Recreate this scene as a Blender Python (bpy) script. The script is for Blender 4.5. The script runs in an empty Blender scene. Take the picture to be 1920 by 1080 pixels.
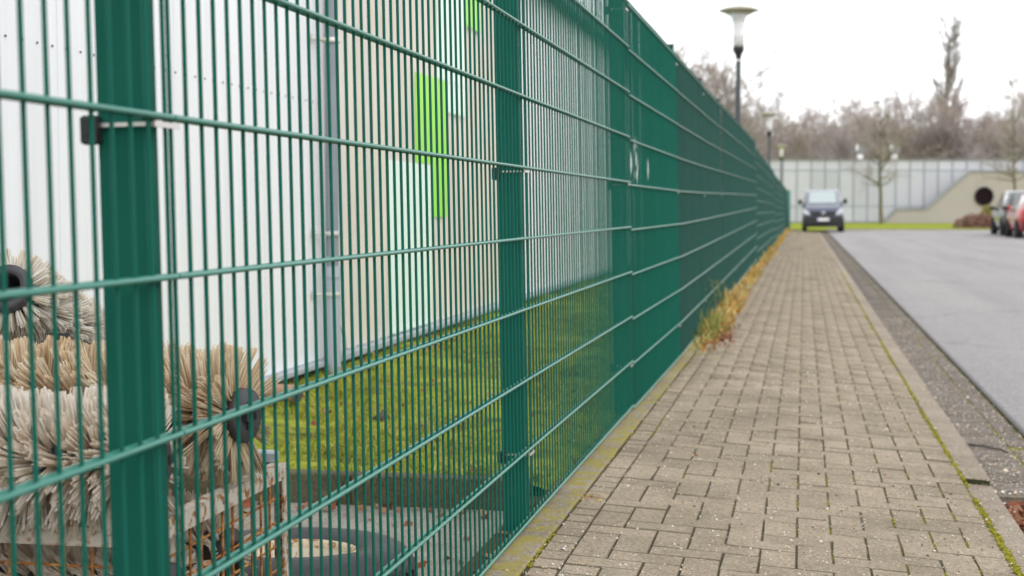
import bpy, math, random
import numpy as np
from mathutils import Vector, Matrix, Euler

random.seed(7)
RNG = np.random.default_rng(11)
SC = bpy.context.scene
COL = SC.collection
rad = math.radians

# ------------------------------------------------------------------ camera
YAW, PITCH = rad(11.03), rad(3.08)
cam_d = bpy.data.cameras.new("camera")
cam = bpy.data.objects.new("camera", cam_d)
COL.objects.link(cam)
cam.location = (0, 0, 1.0)
cam.rotation_euler = (rad(90) - PITCH, 0, YAW)
cam_d.sensor_width = 36.0
cam_d.lens = 36.0 * 2806 / 1920
cam_d.clip_start = 0.05
cam_d.clip_end = 3000
cam_d.dof.use_dof = True
cam_d.dof.focus_distance = 3.3
cam_d.dof.aperture_fstop = 4.9
cam_d.dof.aperture_blades = 9
SC.camera = cam

# ------------------------------------------------------------------ world: overcast daylight
SUN_EL, SUN_ROT = rad(38), rad(140)
world = bpy.data.worlds.new("World")
SC.world = world
world.use_nodes = True
wn, wl = world.node_tree.nodes, world.node_tree.links
wn.clear()
w_out = wn.new("ShaderNodeOutputWorld")
w_bg = wn.new("ShaderNodeBackground")
w_sky = wn.new("ShaderNodeTexSky")
w_sky.sky_type = 'NISHITA'
w_sky.sun_disc = False
w_sky.sun_elevation = SUN_EL
w_sky.sun_rotation = SUN_ROT
w_mix = wn.new("ShaderNodeMix")
w_mix.data_type = 'RGBA'
w_tc = wn.new("ShaderNodeTexCoord")
w_ns = wn.new("ShaderNodeTexNoise")
w_ns.inputs["Scale"].default_value = 1.6
w_ns.inputs["Detail"].default_value = 4
w_rmp = wn.new("ShaderNodeValToRGB")
w_rmp.color_ramp.elements[0].position = 0.35
w_rmp.color_ramp.elements[0].color = (13.2, 13.4, 13.9, 1)
w_rmp.color_ramp.elements[1].position = 0.65
w_rmp.color_ramp.elements[1].color = (15.0, 15.0, 15.2, 1)
wl.new(w_tc.outputs["Generated"], w_ns.inputs["Vector"])
wl.new(w_ns.outputs["Fac"], w_rmp.inputs["Fac"])
w_mix.inputs[0].default_value = 0.93            # cloud cover
wl.new(w_sky.outputs[0], w_mix.inputs[6])
wl.new(w_rmp.outputs[0], w_mix.inputs[7])
wl.new(w_mix.outputs[2], w_bg.inputs["Color"])
w_bg.inputs["Strength"].default_value = 0.10
wl.new(w_bg.outputs[0], w_out.inputs["Surface"])

sun_d = bpy.data.lights.new("sun", 'SUN')
sun_d.energy = 1.0
sun_d.angle = rad(40)
sun_d.color = (1.0, 0.97, 0.93)
sun = bpy.data.objects.new("sun", sun_d)
COL.objects.link(sun)
sun.rotation_euler = (rad(90) - SUN_EL, 0, rad(180) - SUN_ROT)

SC.render.engine = 'CYCLES'
SC.cycles.max_bounces = 14
SC.cycles.diffuse_bounces = 8
SC.cycles.transmission_bounces = 10
SC.view_settings.view_transform = 'Standard'
SC.view_settings.look = 'None'
SC.view_settings.exposure = 0.30
SC.view_settings.gamma = 1.0
SC.view_settings.use_curve_mapping = False

# ------------------------------------------------------------------ materials
def mat_base(name, col, rough=0.6, spec=0.5, metal=0.0, coat=0.0):
    m = bpy.data.materials.new(name)
    m.use_nodes = True
    b = m.node_tree.nodes["Principled BSDF"]
    b.inputs["Base Color"].default_value = (*col, 1)
    b.inputs["Roughness"].default_value = rough
    b.inputs["Specular IOR Level"].default_value = spec
    b.inputs["Metallic"].default_value = metal
    b.inputs["Coat Weight"].default_value = coat
    b.inputs["Coat Roughness"].default_value = 0.08
    return m

class NT:
    """little wrapper to wire material nodes"""
    def __init__(s, m):
        s.m = m; s.t = m.node_tree; s.b = s.t.nodes["Principled BSDF"]
    def n(s, kind, **kw):
        nd = s.t.nodes.new(kind)
        for k, v in kw.items():
            if k.startswith("i_"):
                nd.inputs[k[2:].replace("_", " ")].default_value = v
            else:
                setattr(nd, k, v)
        return nd
    def l(s, a, b): s.t.links.new(a, b)
    def pos(s): return s.n("ShaderNodeNewGeometry").outputs["Position"]
    def island(s): return s.n("ShaderNodeNewGeometry").outputs["Random Per Island"]
    def objrand(s): return s.n("ShaderNodeObjectInfo").outputs["Random"]
    def noise(s, scale, detail=3, rough=0.55, vec=None):
        nd = s.n("ShaderNodeTexNoise", i_Scale=scale, i_Detail=detail, i_Roughness=rough)
        s.l(vec if vec is not None else s.pos(), nd.inputs["Vector"])
        return nd.outputs["Fac"]
    def ramp(s, fac, stops, interp='LINEAR'):
        nd = s.n("ShaderNodeValToRGB")
        cr = nd.color_ramp
        cr.interpolation = interp
        while len(cr.elements) < len(stops): cr.elements.new(0.5)
        for e, (p, c) in zip(cr.elements, stops):
            e.position = p
            e.color = (*c, 1) if len(c) == 3 else c
        s.l(fac, nd.inputs["Fac"])
        return nd.outputs["Color"]
    def mix(s, fac, a, b, blend='MIX'):
        nd = s.n("ShaderNodeMix", data_type='RGBA', blend_type=blend)
        for v, i in ((fac, 0), (a, 6), (b, 7)):
            if isinstance(v, (int, float)): nd.inputs[i].default_value = v
            elif isinstance(v, tuple): nd.inputs[i].default_value = (*v, 1)
            else: s.l(v, nd.inputs[i])
        return nd.outputs[2]
    def math(s, op, a, b=0.0, clamp=False):
        nd = s.n("ShaderNodeMath", operation=op, use_clamp=clamp)
        for v, i in ((a, 0), (b, 1)):
            if isinstance(v, (int, float)): nd.inputs[i].default_value = v
            else: s.l(v, nd.inputs[i])
        return nd.outputs[0]
    def sep(s, vec):
        nd = s.n("ShaderNodeSeparateXYZ"); s.l(vec, nd.inputs[0]); return nd.outputs
    def color(s, c): s.l(c, s.b.inputs["Base Color"])
    def rough(s, c): s.l(c, s.b.inputs["Roughness"])
    def bump(s, h, strength=0.3, dist=0.002):
        nd = s.n("ShaderNodeBump", i_Strength=strength, i_Distance=dist)
        s.l(h, nd.inputs["Height"]); s.l(nd.outputs[0], s.b.inputs["Normal"])

G = (0, 0, 0); W = (1, 1, 1)

def m_concrete(name, a, b, dark=0.55, speck=True, lichen=0.0, varr=0.16):
    m = mat_base(name, a, 0.92, 0.25)
    t = NT(m)
    c = t.mix(t.noise(7, 4), a, b)
    v = t.math('ADD', t.math('MULTIPLY', t.objrand(), 0.5), t.math('MULTIPLY', t.island(), 0.5))
    v = t.math('ADD', t.math('MULTIPLY', v, varr * 2), 1 - varr)
    vv = t.n("ShaderNodeCombineXYZ")
    for i in range(3): t.l(v, vv.inputs[i])
    c = t.mix(1.0, c, vv.outputs[0], 'MULTIPLY')
    stain = t.ramp(t.noise(2.6, 6, 0.7), [(0.36, (0.68, 0.67, 0.64)), (0.60, (1.05,) * 3)])
    c = t.mix(0.8, c, stain, 'MULTIPLY')
    fine = t.noise(330, 2, 0.7)
    if speck:
        c = t.mix(1.0, c, t.ramp(fine, [(0.30, (dark,) * 3), (0.47, W), (0.6, W), (0.72, (1.5, 1.48, 1.42))]), 'MULTIPLY')
        c = t.mix(1.0, c, t.ramp(t.noise(90, 3, 0.7), [(0.34, (0.62, 0.61, 0.58)), (0.60, (1.12,) * 3)]), 'MULTIPLY')
    if lichen:
        lf = t.ramp(t.noise(14, 5, 0.7), [(0.60 - lichen, G), (0.72 - lichen, W)])
        lc = t.mix(t.noise(60, 2), (0.33, 0.26, 0.035), (0.17, 0.16, 0.035))
        c = t.mix(t.math('MULTIPLY', lf, 0.85), c, lc)
    t.color(c)
    t.bump(t.math('ADD', fine, t.noise(120, 3)), 0.5, 0.0018)
    return m

M = {}
M['paver'] = m_concrete('paver_concrete', (0.276, 0.227, 0.164), (0.342, 0.286, 0.214), varr=0.17)
M['edging'] = m_concrete('edging_concrete', (0.25, 0.21, 0.16), (0.31, 0.27, 0.21), lichen=0.15)
M['kerb'] = m_concrete('kerb_concrete', (0.275, 0.232, 0.182), (0.335, 0.285, 0.225), dark=0.7, varr=0.06)
M['gutter'] = m_concrete('gutter_stone', (0.14, 0.120, 0.102), (0.20, 0.175, 0.15), dark=0.6, varr=0.22)
M['yard'] = m_concrete('yard_concrete', (0.25, 0.235, 0.20), (0.32, 0.30, 0.26), dark=0.7)
M['yard_edge'] = m_concrete('mossy_concrete', (0.075, 0.07, 0.04), (0.14, 0.125, 0.08), lichen=-0.02)

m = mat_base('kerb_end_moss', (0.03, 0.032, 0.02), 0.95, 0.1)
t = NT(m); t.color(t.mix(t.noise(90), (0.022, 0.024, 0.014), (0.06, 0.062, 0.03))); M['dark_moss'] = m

m = mat_base('joint_soil', (0.05, 0.04, 0.03), 0.97, 0.1)
t = NT(m)
px_ = t.sep(t.pos())
side = t.math('MULTIPLY', t.math('ADD', px_[0], 0.3), 0.16, True)
fac = t.ramp(t.math('ADD', t.noise(11, 4, 0.65), side), [(0.55, G), (0.66, W)])
soil = t.mix(t.noise(200), (0.055, 0.046, 0.034), (0.15, 0.122, 0.088))
moss = t.mix(t.noise(80), (0.10, 0.10, 0.012), (0.24, 0.22, 0.03))
t.color(t.mix(fac, soil, moss)); M['joint'] = m

m = mat_base('dirty_chamfer', (0.1, 0.085, 0.06), 0.95, 0.1)  # dirt plus the shade of the joints, put into one dark colour
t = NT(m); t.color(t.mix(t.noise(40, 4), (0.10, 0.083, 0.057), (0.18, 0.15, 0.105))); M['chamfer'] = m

m = mat_base('asphalt', (0.16, 0.16, 0.17), 0.75, 0.4)
t = NT(m)
c = t.mix(t.noise(0.5, 5, 0.6), (0.215, 0.204, 0.202), (0.27, 0.258, 0.256))
c = t.mix(1.0, c, t.ramp(t.noise(55, 5, 0.8), [(0.34, (0.5,) * 3), (0.5, W), (0.68, (1.6, 1.58, 1.54))]), 'MULTIPLY')
wear = t.n("ShaderNodeMapping"); wear.inputs["Scale"].default_value = (1.0, 0.06, 1.0)
t.l(t.pos(), wear.inputs["Vector"])
c = t.mix(0.8, c, t.ramp(t.noise(1.3, 4, 0.6, wear.outputs[0]), [(0.35, (0.84, 0.84, 0.85)), (0.6, (1.06, 1.05, 1.04))]), 'MULTIPLY')
vor = t.n("ShaderNodeTexVoronoi", feature='DISTANCE_TO_EDGE'); vor.inputs["Scale"].default_value = 0.22
wob = t.n("ShaderNodeVectorMath", operation='MULTIPLY_ADD')
nz = t.n("ShaderNodeTexNoise"); nz.inputs["Scale"].default_value = 1.2; nz.inputs["Detail"].default_value = 5; t.l(t.pos(), nz.inputs["Vector"])
t.l(nz.outputs["Color"], wob.inputs[0]); wob.inputs[1].default_value = (1.6, 1.6, 0); t.l(t.pos(), wob.inputs[2])
t.l(wob.outputs[0], vor.inputs["Vector"])
c = t.mix(t.ramp(vor.outputs["Distance"], [(0.0, (0.6,) * 3), (0.006, G)]), c, (0.06, 0.058, 0.055))
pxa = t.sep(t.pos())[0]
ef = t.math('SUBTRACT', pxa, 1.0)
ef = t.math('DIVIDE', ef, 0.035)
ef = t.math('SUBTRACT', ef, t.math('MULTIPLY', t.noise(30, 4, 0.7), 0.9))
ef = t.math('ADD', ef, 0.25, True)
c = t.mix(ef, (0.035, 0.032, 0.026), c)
t.color(c); t.bump(t.noise(220, 2), 0.6, 0.004); M['asphalt'] = m

m = mat_base('earth', (0.07, 0.05, 0.03), 0.95, 0.1)
t = NT(m); t.color(t.mix(t.noise(40, 5), (0.035, 0.025, 0.015), (0.12, 0.085, 0.05))); M['earth'] = m

m = mat_base('field', (0.09, 0.10, 0.03), 0.95, 0.1)
t = NT(m); t.color(t.mix(t.noise(0.6, 5), (0.07, 0.075, 0.025), (0.13, 0.13, 0.04))); M['field'] = m

m = mat_base('verge_grass', (0.2, 0.24, 0.02), 0.95, 0.1)
t = NT(m); t.color(t.mix(t.noise(1.5, 5), (0.16, 0.20, 0.012), (0.24, 0.275, 0.018))); M['verge'] = m

m = mat_base('lawn_moss', (0.1, 0.1, 0.02), 0.97, 0.1)
t = NT(m)
c = t.ramp(t.noise(5, 6, 0.65), [(0.32, (0.10, 0.09, 0.03)), (0.45, (0.22, 0.25, 0.03)), (0.6, (0.33, 0.35, 0.04)), (0.72, (0.36, 0.31, 0.10))])
t.color(c); t.bump(t.noise(60, 4), 0.8, 0.02); M['lawn'] = m

def m_island(name, stops, rough=0.7, spec=0.3, trans=0.0, patch=None):
    m = mat_base(name, stops[0][1], rough, spec)
    t = NT(m)
    c = t.ramp(t.island(), stops)
    if patch: c = t.mix(1.0, c, t.ramp(t.noise(patch[0], 4), [(0.35, patch[1]), (0.65, patch[2])]), 'MULTIPLY')
    t.color(c)
    return m

M['grass'] = m_island('grass_blade', [(0, (0.15, 0.21, 0.02)), (0.5, (0.25, 0.33, 0.04)), (0.8, (0.40, 0.40, 0.07)), (1, (0.50, 0.40, 0.18))],
                      patch=(6.5, (0.62, 0.50, 0.38), (1.25, 1.2, 1.0)))
M['weed'] = m_island('dry_weed', [(0, (0.34, 0.14, 0.04)), (0.25, (0.46, 0.25, 0.06)), (0.5, (0.48, 0.33, 0.10)), (0.75, (0.30, 0.28, 0.06)), (1, (0.52, 0.42, 0.22))])
M['weed_green'] = m_island('green_weed', [(0, (0.10, 0.14, 0.03)), (0.6, (0.20, 0.22, 0.05)), (1, (0.34, 0.32, 0.10))])
M['dead_leaf'] = m_island('dead_leaf', [(0, (0.13, 0.03, 0.015)), (0.4, (0.24, 0.07, 0.03)), (0.75, (0.30, 0.14, 0.08)), (1, (0.36, 0.22, 0.12))], 0.6)
M['moss'] = m_island('moss_tuft', [(0, (0.10, 0.11, 0.01)), (0.5, (0.20, 0.19, 0.015)), (1, (0.32, 0.27, 0.04))], 0.95, 0.1)
M['grit'] = m_island('grit', [(0, (0.75, 0.72, 0.66)), (0.3, (0.62, 0.55, 0.45)), (0.5, (0.50, 0.33, 0.14)), (0.68, (0.70, 0.66, 0.58)),
                              (0.80, (0.45, 0.42, 0.4)), (0.9, (0.05, 0.05, 0.05)), (1.0, (0.35, 0.12, 0.07))], 0.6)

def m_green(name, a, rough, wear):
    m = mat_base(name, a, rough, 0.08, 0.0, 0.0)
    t = NT(m)
    t.b.inputs["Coat Roughness"].default_value = 0.25
    c = t.mix(t.noise(3.0, 5, 0.6), a, tuple(x * 1.25 for x in a))
    c = t.mix(t.math('MULTIPLY', t.ramp(t.noise(9, 5, 0.7), [(0.5, G), (0.75, W)]), wear), c, (0.13, 0.17, 0.15))
    rust = t.ramp(t.noise(23, 5, 0.75), [(0.745, G), (0.80, W)])
    c = t.mix(t.math('MULTIPLY', rust, 0.5), c, (0.20, 0.09, 0.04))
    t.color(c); t.rough(t.ramp(t.noise(15, 3), [(0.3, (rough - .08,) * 3), (0.7, (rough + .12,) * 3)]))
    return m
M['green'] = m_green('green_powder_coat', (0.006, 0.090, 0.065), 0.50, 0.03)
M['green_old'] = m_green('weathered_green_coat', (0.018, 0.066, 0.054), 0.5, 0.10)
M['green_bar'] = mat_base('green_bar_coat', (0.025, 0.185, 0.14), 0.32, 0.5)  # lighter than the uprights: light falling from above is in the colour
M['green_bar_old'] = mat_base('weathered_bar_coat', (0.13, 0.25, 0.205), 0.45, 0.45)  # weathered tone, lightened too with top light put into the colour
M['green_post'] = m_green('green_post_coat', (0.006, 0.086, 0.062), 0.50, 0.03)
M['green_pale'] = mat_base('pale_green_coat', (0.07, 0.26, 0.23), 0.5)
M['black'] = mat_base('black_plastic', (0.016, 0.016, 0.017), 0.5)
M['steel'] = mat_base('galvanised_steel', (0.62, 0.60, 0.57), 0.45, 0.5, 0.7)

m = mat_base('white_panel', (0.76, 0.775, 0.80), 0.45, 0.4)
t = NT(m)
c = t.mix(t.noise(0.7, 4), (0.75, 0.765, 0.795), (0.81, 0.82, 0.84))
streak = t.n("ShaderNodeMapping"); streak.inputs["Scale"].default_value = (3, 9, 0.25)
t.l(t.pos(), streak.inputs["Vector"])
c = t.mix(0.7, c, t.ramp(t.noise(1.5, 4, 0.6, streak.outputs[0]), [(0.35, (0.90, 0.90, 0.89)), (0.6, W)]), 'MULTIPLY')
t.color(c); M['white_panel'] = m
M['white_trim'] = mat_base('white_trim', (0.72, 0.73, 0.73), 0.5)

m = mat_base('ribbed_sheet', (0.6, 0.55, 0.5), 0.5, 0.4)
t = NT(m)
yy = t.sep(t.pos())[1]
stripe = t.math('FRACT', t.math('DIVIDE', yy, 0.25))
c = t.ramp(stripe, [(0.0, (0.59, 0.575, 0.56)), (0.45, (0.61, 0.595, 0.58)), (0.5, (0.65, 0.60, 0.52)), (0.95, (0.65, 0.605, 0.53))])
c = t.mix(0.8, c, t.ramp(t.noise(1.2, 4), [(0.35, (0.90, 0.89, 0.88)), (0.65, (1.06, 1.05, 1.03))]), 'MULTIPLY')
t.color(c); M['sheet'] = m
M['mint'] = mat_base('mint_film', (0.70, 0.86, 0.75), 0.45)
M['lime'] = mat_base('lime_film', (0.30, 0.74, 0.035), 0.45)
M['plinth'] = mat_base('plinth', (0.10, 0.085, 0.065), 0.9, 0.1)
m = mat_base('zinc_pipe', (0.22, 0.25, 0.28), 0.5, 0.5, 0.2)
t = NT(m); t.color(t.mix(t.noise(6, 4), (0.17, 0.195, 0.22), (0.27, 0.30, 0.33))); M['zinc'] = m
M['pipe_light'] = mat_base('pale_zinc_pipe', (0.36, 0.40, 0.44), 0.5, 0.5, 0.15)

def m_rust(name, paint, amount):
    m = mat_base(name, paint, 0.7, 0.3)
    t = NT(m)
    f = t.ramp(t.noise(48, 6, 0.7), [(0.62 - amount, G), (0.70 - amount, W)])
    rust = t.ramp(t.noise(120, 3), [(0.3, (0.10, 0.035, 0.012)), (0.55, (0.30, 0.12, 0.03)), (0.75, (0.45, 0.22, 0.06))])
    t.color(t.mix(f, paint, rust)); t.bump(f, 0.4, 0.001)
    return m
M['cage_paint'] = m_rust('rusty_pale_paint', (0.48, 0.44, 0.37), 0.115)
M['cage_wire'] = m_rust('rusty_wire', (0.46, 0.25, 0.08), 0.22)
M['rim'] = m_rust('rusty_rim_paint', (0.60, 0.55, 0.44), 0.03)
M['rim_rust'] = m_rust('rusty_rim_edge', (0.56, 0.46, 0.32), 0.10)
m = mat_base('tyre_rubber', (0.022, 0.022, 0.024), 0.55, 0.4)
t = NT(m); t.color(t.mix(t.noise(30, 5), (0.016, 0.016, 0.018), (0.055, 0.055, 0.058))); t.bump(t.noise(70, 4), 0.3, 0.003); M['tyre'] = m

M['bristle_white'] = m_island('bristle_white', [(0, (0.94, 0.85, 0.74)), (0.5, (0.975, 0.93, 0.85)), (1, (0.985, 0.97, 0.93))], 0.5,
                              patch=(9, (0.97, 0.93, 0.89), (1.0, 1.0, 1.0)))
M['bristle_tan'] = m_island('bristle_tan', [(0, (0.86, 0.70, 0.47)), (0.5, (0.95, 0.86, 0.67)), (1, (0.97, 0.93, 0.83))], 0.5,
                            patch=(9, (0.86, 0.76, 0.66), (1.0, 1.0, 1.0)))
M['bristle_cream'] = m_island('bristle_cream', [(0, (0.86, 0.76, 0.60)), (0.5, (0.95, 0.92, 0.85)), (1, (0.97, 0.96, 0.93))], 0.5)
for kk in ('bristle_white', 'bristle_tan', 'bristle_cream'):
    t = NT(M[kk])
    tr = t.n("ShaderNodeBsdfTranslucent"); ms = t.n("ShaderNodeMixShader", i_Fac=0.52)
    t.l(t.b.inputs["Base Color"].links[0].from_socket, tr.inputs["Color"])
    t.l(t.b.outputs[0], ms.inputs[1]); t.l(tr.outputs[0], ms.inputs[2])
    t.l(ms.outputs[0], t.t.nodes["Material Output"].inputs["Surface"])
m = mat_base('hub_plastic', (0.03, 0.03, 0.034), 0.5)
t = NT(m); t.color(t.mix(t.noise(40, 4), (0.02, 0.02, 0.023), (0.07, 0.07, 0.078))); M['hub'] = m
m = mat_base('old_wood', (0.35, 0.22, 0.14), 0.8)
t = NT(m); t.color(t.mix(t.noise(30, 4), (0.42, 0.27, 0.18), (0.30, 0.19, 0.12))); M['wood'] = m
M['wood_end'] = mat_base('dark_wood_end', (0.07, 0.055, 0.05), 0.9)

m = mat_base('bark', (0.1, 0.08, 0.06), 0.9, 0.1)
t = NT(m); t.color(t.mix(t.noise(2, 4), (0.18, 0.155, 0.125), (0.28, 0.25, 0.20))); M['bark'] = m
M['bark_moss'] = mat_base('mossy_bark', (0.15, 0.14, 0.085), 0.9, 0.1)
M['twig'] = m_island('twig', [(0, (0.31, 0.27, 0.245)), (0.5, (0.39, 0.345, 0.31)), (1, (0.47, 0.41, 0.37))], 0.85, 0.15)  # twig tones here and below are paled: distance haze is in the colour
M['twig_red'] = m_island('twig_red', [(0, (0.31, 0.255, 0.235)), (0.5, (0.40, 0.335, 0.305)), (1, (0.48, 0.405, 0.37))], 0.85, 0.15)
M['twig_green'] = m_island('twig_green', [(0, (0.26, 0.23, 0.17)), (0.5, (0.33, 0.29, 0.22)), (1, (0.40, 0.34, 0.27))], 0.85, 0.15)
M['hedge'] = m_island('hedge_leaf', [(0, (0.14, 0.075, 0.06)), (0.5, (0.27, 0.15, 0.125)), (1, (0.36, 0.22, 0.18))], 0.85, 0.15)
M['shrub'] = m_island('shrub_leaf', [(0, (0.16, 0.15, 0.03)), (0.5, (0.27, 0.24, 0.06)), (1, (0.34, 0.30, 0.10))], 0.85, 0.15)

M['lamp_pole'] = mat_base('lamp_pole_paint', (0.055, 0.062, 0.066), 0.45)
M['lamp_dark'] = mat_base('lamp_collar', (0.012, 0.013, 0.014), 0.4)
M['lamp_cap'] = mat_base('lamp_cap', (0.31, 0.29, 0.21), 0.5)
m = mat_base('lamp_glass', (0.82, 0.82, 0.82), 0.3); m.node_tree.nodes["Principled BSDF"].inputs["Transmission Weight"].default_value = 0.25; M['lamp_glass'] = m

m = mat_base('pane_glass', (0.52, 0.55, 0.58), 0.5, 0.4)
t = NT(m); t.color(t.mix(t.math('MULTIPLY', t.objrand(), 1.0), (0.44, 0.45, 0.485), (0.53, 0.54, 0.575))); M['pane'] = m
M['mullion'] = mat_base('mullion', (0.27, 0.295, 0.34), 0.5)
m = mat_base('beige_concrete', (0.45, 0.42, 0.35), 0.9, 0.2)
t = NT(m); t.color(t.mix(t.noise(0.35, 5, 0.65), (0.35, 0.315, 0.29), (0.44, 0.40, 0.37))); M['beige'] = m
M['coping'] = mat_base('coping', (0.25, 0.26, 0.265), 0.6)
M['dark_glass'] = mat_base('dark_glass', (0.012, 0.005, 0.007), 0.6, 0.08)
M['ring'] = mat_base('ring_frame', (0.03, 0.026, 0.027), 0.6, 0.1)
M['vent'] = mat_base('vent_metal', (0.20, 0.21, 0.22), 0.5)
M['vent_white'] = mat_base('vent_white', (0.75, 0.75, 0.74), 0.6)

M['paint_navy'] = mat_base('navy_car_paint', (0.030, 0.042, 0.085), 0.3, 0.5, 0.1, 1.0)
M['paint_black'] = mat_base('black_car_paint', (0.018, 0.020, 0.022), 0.3, 0.5, 0.0, 1.0)
M['paint_red'] = mat_base('red_car_paint', (0.42, 0.018, 0.022), 0.3, 0.5, 0.0, 1.0)
M['car_glass'] = mat_base('car_glass', (0.10, 0.13, 0.13), 0.04, 0.8, 0.0, 1.0)
M['windscreen'] = mat_base('windscreen_glass', (0.30, 0.36, 0.36), 0.05, 0.8, 0.0, 1.0)  # paler than car_glass: the sky's reflection is put into the base colour
M['car_trim'] = mat_base('car_trim', (0.016, 0.017, 0.018), 0.6)
M['head_glass'] = mat_base('headlight_glass', (0.62, 0.64, 0.68), 0.12, 0.6)
M['tail_glass'] = mat_base('tail_light_glass', (0.50, 0.02, 0.02), 0.2, 0.6)
M['chrome'] = mat_base('chrome', (0.75, 0.76, 0.78), 0.15, 0.5, 1.0)
M['plate'] = mat_base('number_plate', (0.80, 0.80, 0.80), 0.4)
M['plate_blue'] = mat_base('plate_blue', (0.02, 0.06, 0.40), 0.4)
M['wheel_rim'] = mat_base('wheel_rim', (0.30, 0.31, 0.32), 0.35, 0.5, 0.8)

# ------------------------------------------------------------------ mesh helpers
def link(name, data, parent=None):
    o = bpy.data.objects.new(name, data)
    COL.objects.link(o)
    if parent is not None: o.parent = parent
    return o

def tag(o, label=None, cat=None, group=None, kind=None):
    if label: o["label"] = label
    if cat: o["category"] = cat
    if group: o["group"] = group
    if kind: o["kind"] = kind
    return o

def empty(name, loc=(0, 0, 0), rot=(0, 0, 0), parent=None):
    o = link(name, None, parent)
    o.location = loc; o.rotation_euler = rot
    o.empty_display_size = 0.1
    return o

def np_mesh(name, V, F, material, smooth=False):
    """V (n,3) float, F (m,k) int with one k"""
    V = np.asarray(V, np.float32); F = np.asarray(F, np.int32)
    me = bpy.data.meshes.new(name)
    me.vertices.add(len(V)); me.vertices.foreach_set("co", V.ravel())
    k = F.shape[1]
    me.loops.add(F.size); me.loops.foreach_set("vertex_index", F.ravel())
    me.polygons.add(len(F))
    me.polygons.foreach_set("loop_start", np.arange(0, F.size, k, dtype=np.int32))
    if smooth: me.polygons.foreach_set("use_smooth", np.ones(len(F), bool))
    me.update(calc_edges=True)
    me.materials.append(material)
    return me

class MB:
    def __init__(s): s.v = []; s.f = []; s.sm = []
    def add(s, vs, fs, smooth=False):
        o = len(s.v); s.v += [tuple(p) for p in vs]
        for f in fs: s.f.append(tuple(i + o for i in f)); s.sm.append(smooth)
        return s
    def box(s, c, d, M4=None, bev=0.0):
        hx, hy, hz = d[0] / 2, d[1] / 2, d[2] / 2
        if bev <= 0:
            P = [(x, y, z) for z in (-hz, hz) for y in (-hy, hy) for x in (-hx, hx)]
            Fs = [(0, 2, 3, 1), (4, 5, 7, 6), (0, 1, 5, 4), (2, 6, 7, 3), (0, 4, 6, 2), (1, 3, 7, 5)]
        else:
            b = bev; P = []
            for (ax, ay, z) in ((hx - b, hy - b, -hz), (hx, hy, -hz + b), (hx, hy, hz - b), (hx - b, hy - b, hz)):
                P += [(-ax, -ay, z), (ax, -ay, z), (ax, ay, z), (-ax, ay, z)]
            Fs = [(3, 2, 1, 0), (12, 13, 14, 15)]
            for r in range(3):
                for k in range(4):
                    a = r * 4 + k; bb = r * 4 + (k + 1) % 4
                    Fs.append((a, bb, bb + 4, a + 4))
        cv = Vector(c)
        P = [((M4 @ Vector(p)) if M4 else Vector(p)) + cv for p in P]
        return s.add(P, Fs)
    def tube(s, p0, p1, r0, r1=None, n=8, caps=True, smooth=True):
        r1 = r0 if r1 is None else r1
        p0 = Vector(p0); p1 = Vector(p1); d = (p1 - p0).normalized()
        a = d.orthogonal().normalized(); b = d.cross(a)
        P = []
        for p, r in ((p0, r0), (p1, r1)):
            for k in range(n):
                t = 2 * math.pi * k / n
                P.append(p + a * (math.cos(t) * r) + b * (math.sin(t) * r))
        o = len(s.v)
        s.add(P, [(k, (k + 1) % n, n + (k + 1) % n, n + k) for k in range(n)], smooth)
        if caps:
            # caps get their own vertices so that they do not bend the side normals
            s.add(P[:n], [tuple(reversed(range(n)))]); s.add(P[n:], [tuple(range(n))])
        return s
    def path(s, pts, r, n=6):
        for a, b in zip(pts[:-1], pts[1:]): s.tube(a, b, r, r, n)
        return s
    def lathe(s, prof, n=24, c=(0, 0, 0), M4=None, smooth=True):
        P = []; Fs = []
        for (r, z) in prof:
            for k in range(n):
                t = 2 * math.pi * k / n
                P.append(Vector((r * math.cos(t), r * math.sin(t), z)))
        m = len(prof)
        for i in range(m - 1):
            for k in range(n):
                k2 = (k + 1) % n
                Fs.append((i * n + k, i * n + k2, (i + 1) * n + k2, (i + 1) * n + k))
        cv = Vector(c)
        P = [((M4 @ p) if M4 else p) + cv for p in P]
        return s.add(P, Fs, smooth)
    def prism(s, poly, axis, a0, a1):
        """extrude polygon (list of 2d) along 'x','y','z' from a0 to a1"""
        def mk(p, a):
            return (a, p[0], p[1]) if axis == 'x' else (p[0], a, p[1]) if axis == 'y' else (p[0], p[1], a)
        n = len(poly)
        P = [mk(p, a0) for p in poly] + [mk(p, a1) for p in poly]
        Fs = [tuple(reversed(range(n))), tuple(range(n, 2 * n))] + [(k, (k + 1) % n, n + (k + 1) % n, n + k) for k in range(n)]
        return s.add(P, Fs)
    def mesh(s, name, material):
        me = bpy.data.meshes.new(name)
        me.from_pydata(s.v, [], s.f)
        me.polygons.foreach_set("use_smooth", s.sm)
        me.materials.append(material)
        import bmesh
        bm = bmesh.new(); bm.from_mesh(me)
        bmesh.ops.recalc_face_normals(bm, faces=bm.faces[:])
        bm.to_mesh(me); bm.free()
        me.update()
        return me
    def build(s, name, material, parent=None, loc=None, rot=None):
        o = link(name, s.mesh(name, material), parent)
        if loc: o.location = loc
        if rot: o.rotation_euler = rot
        return o

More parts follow.
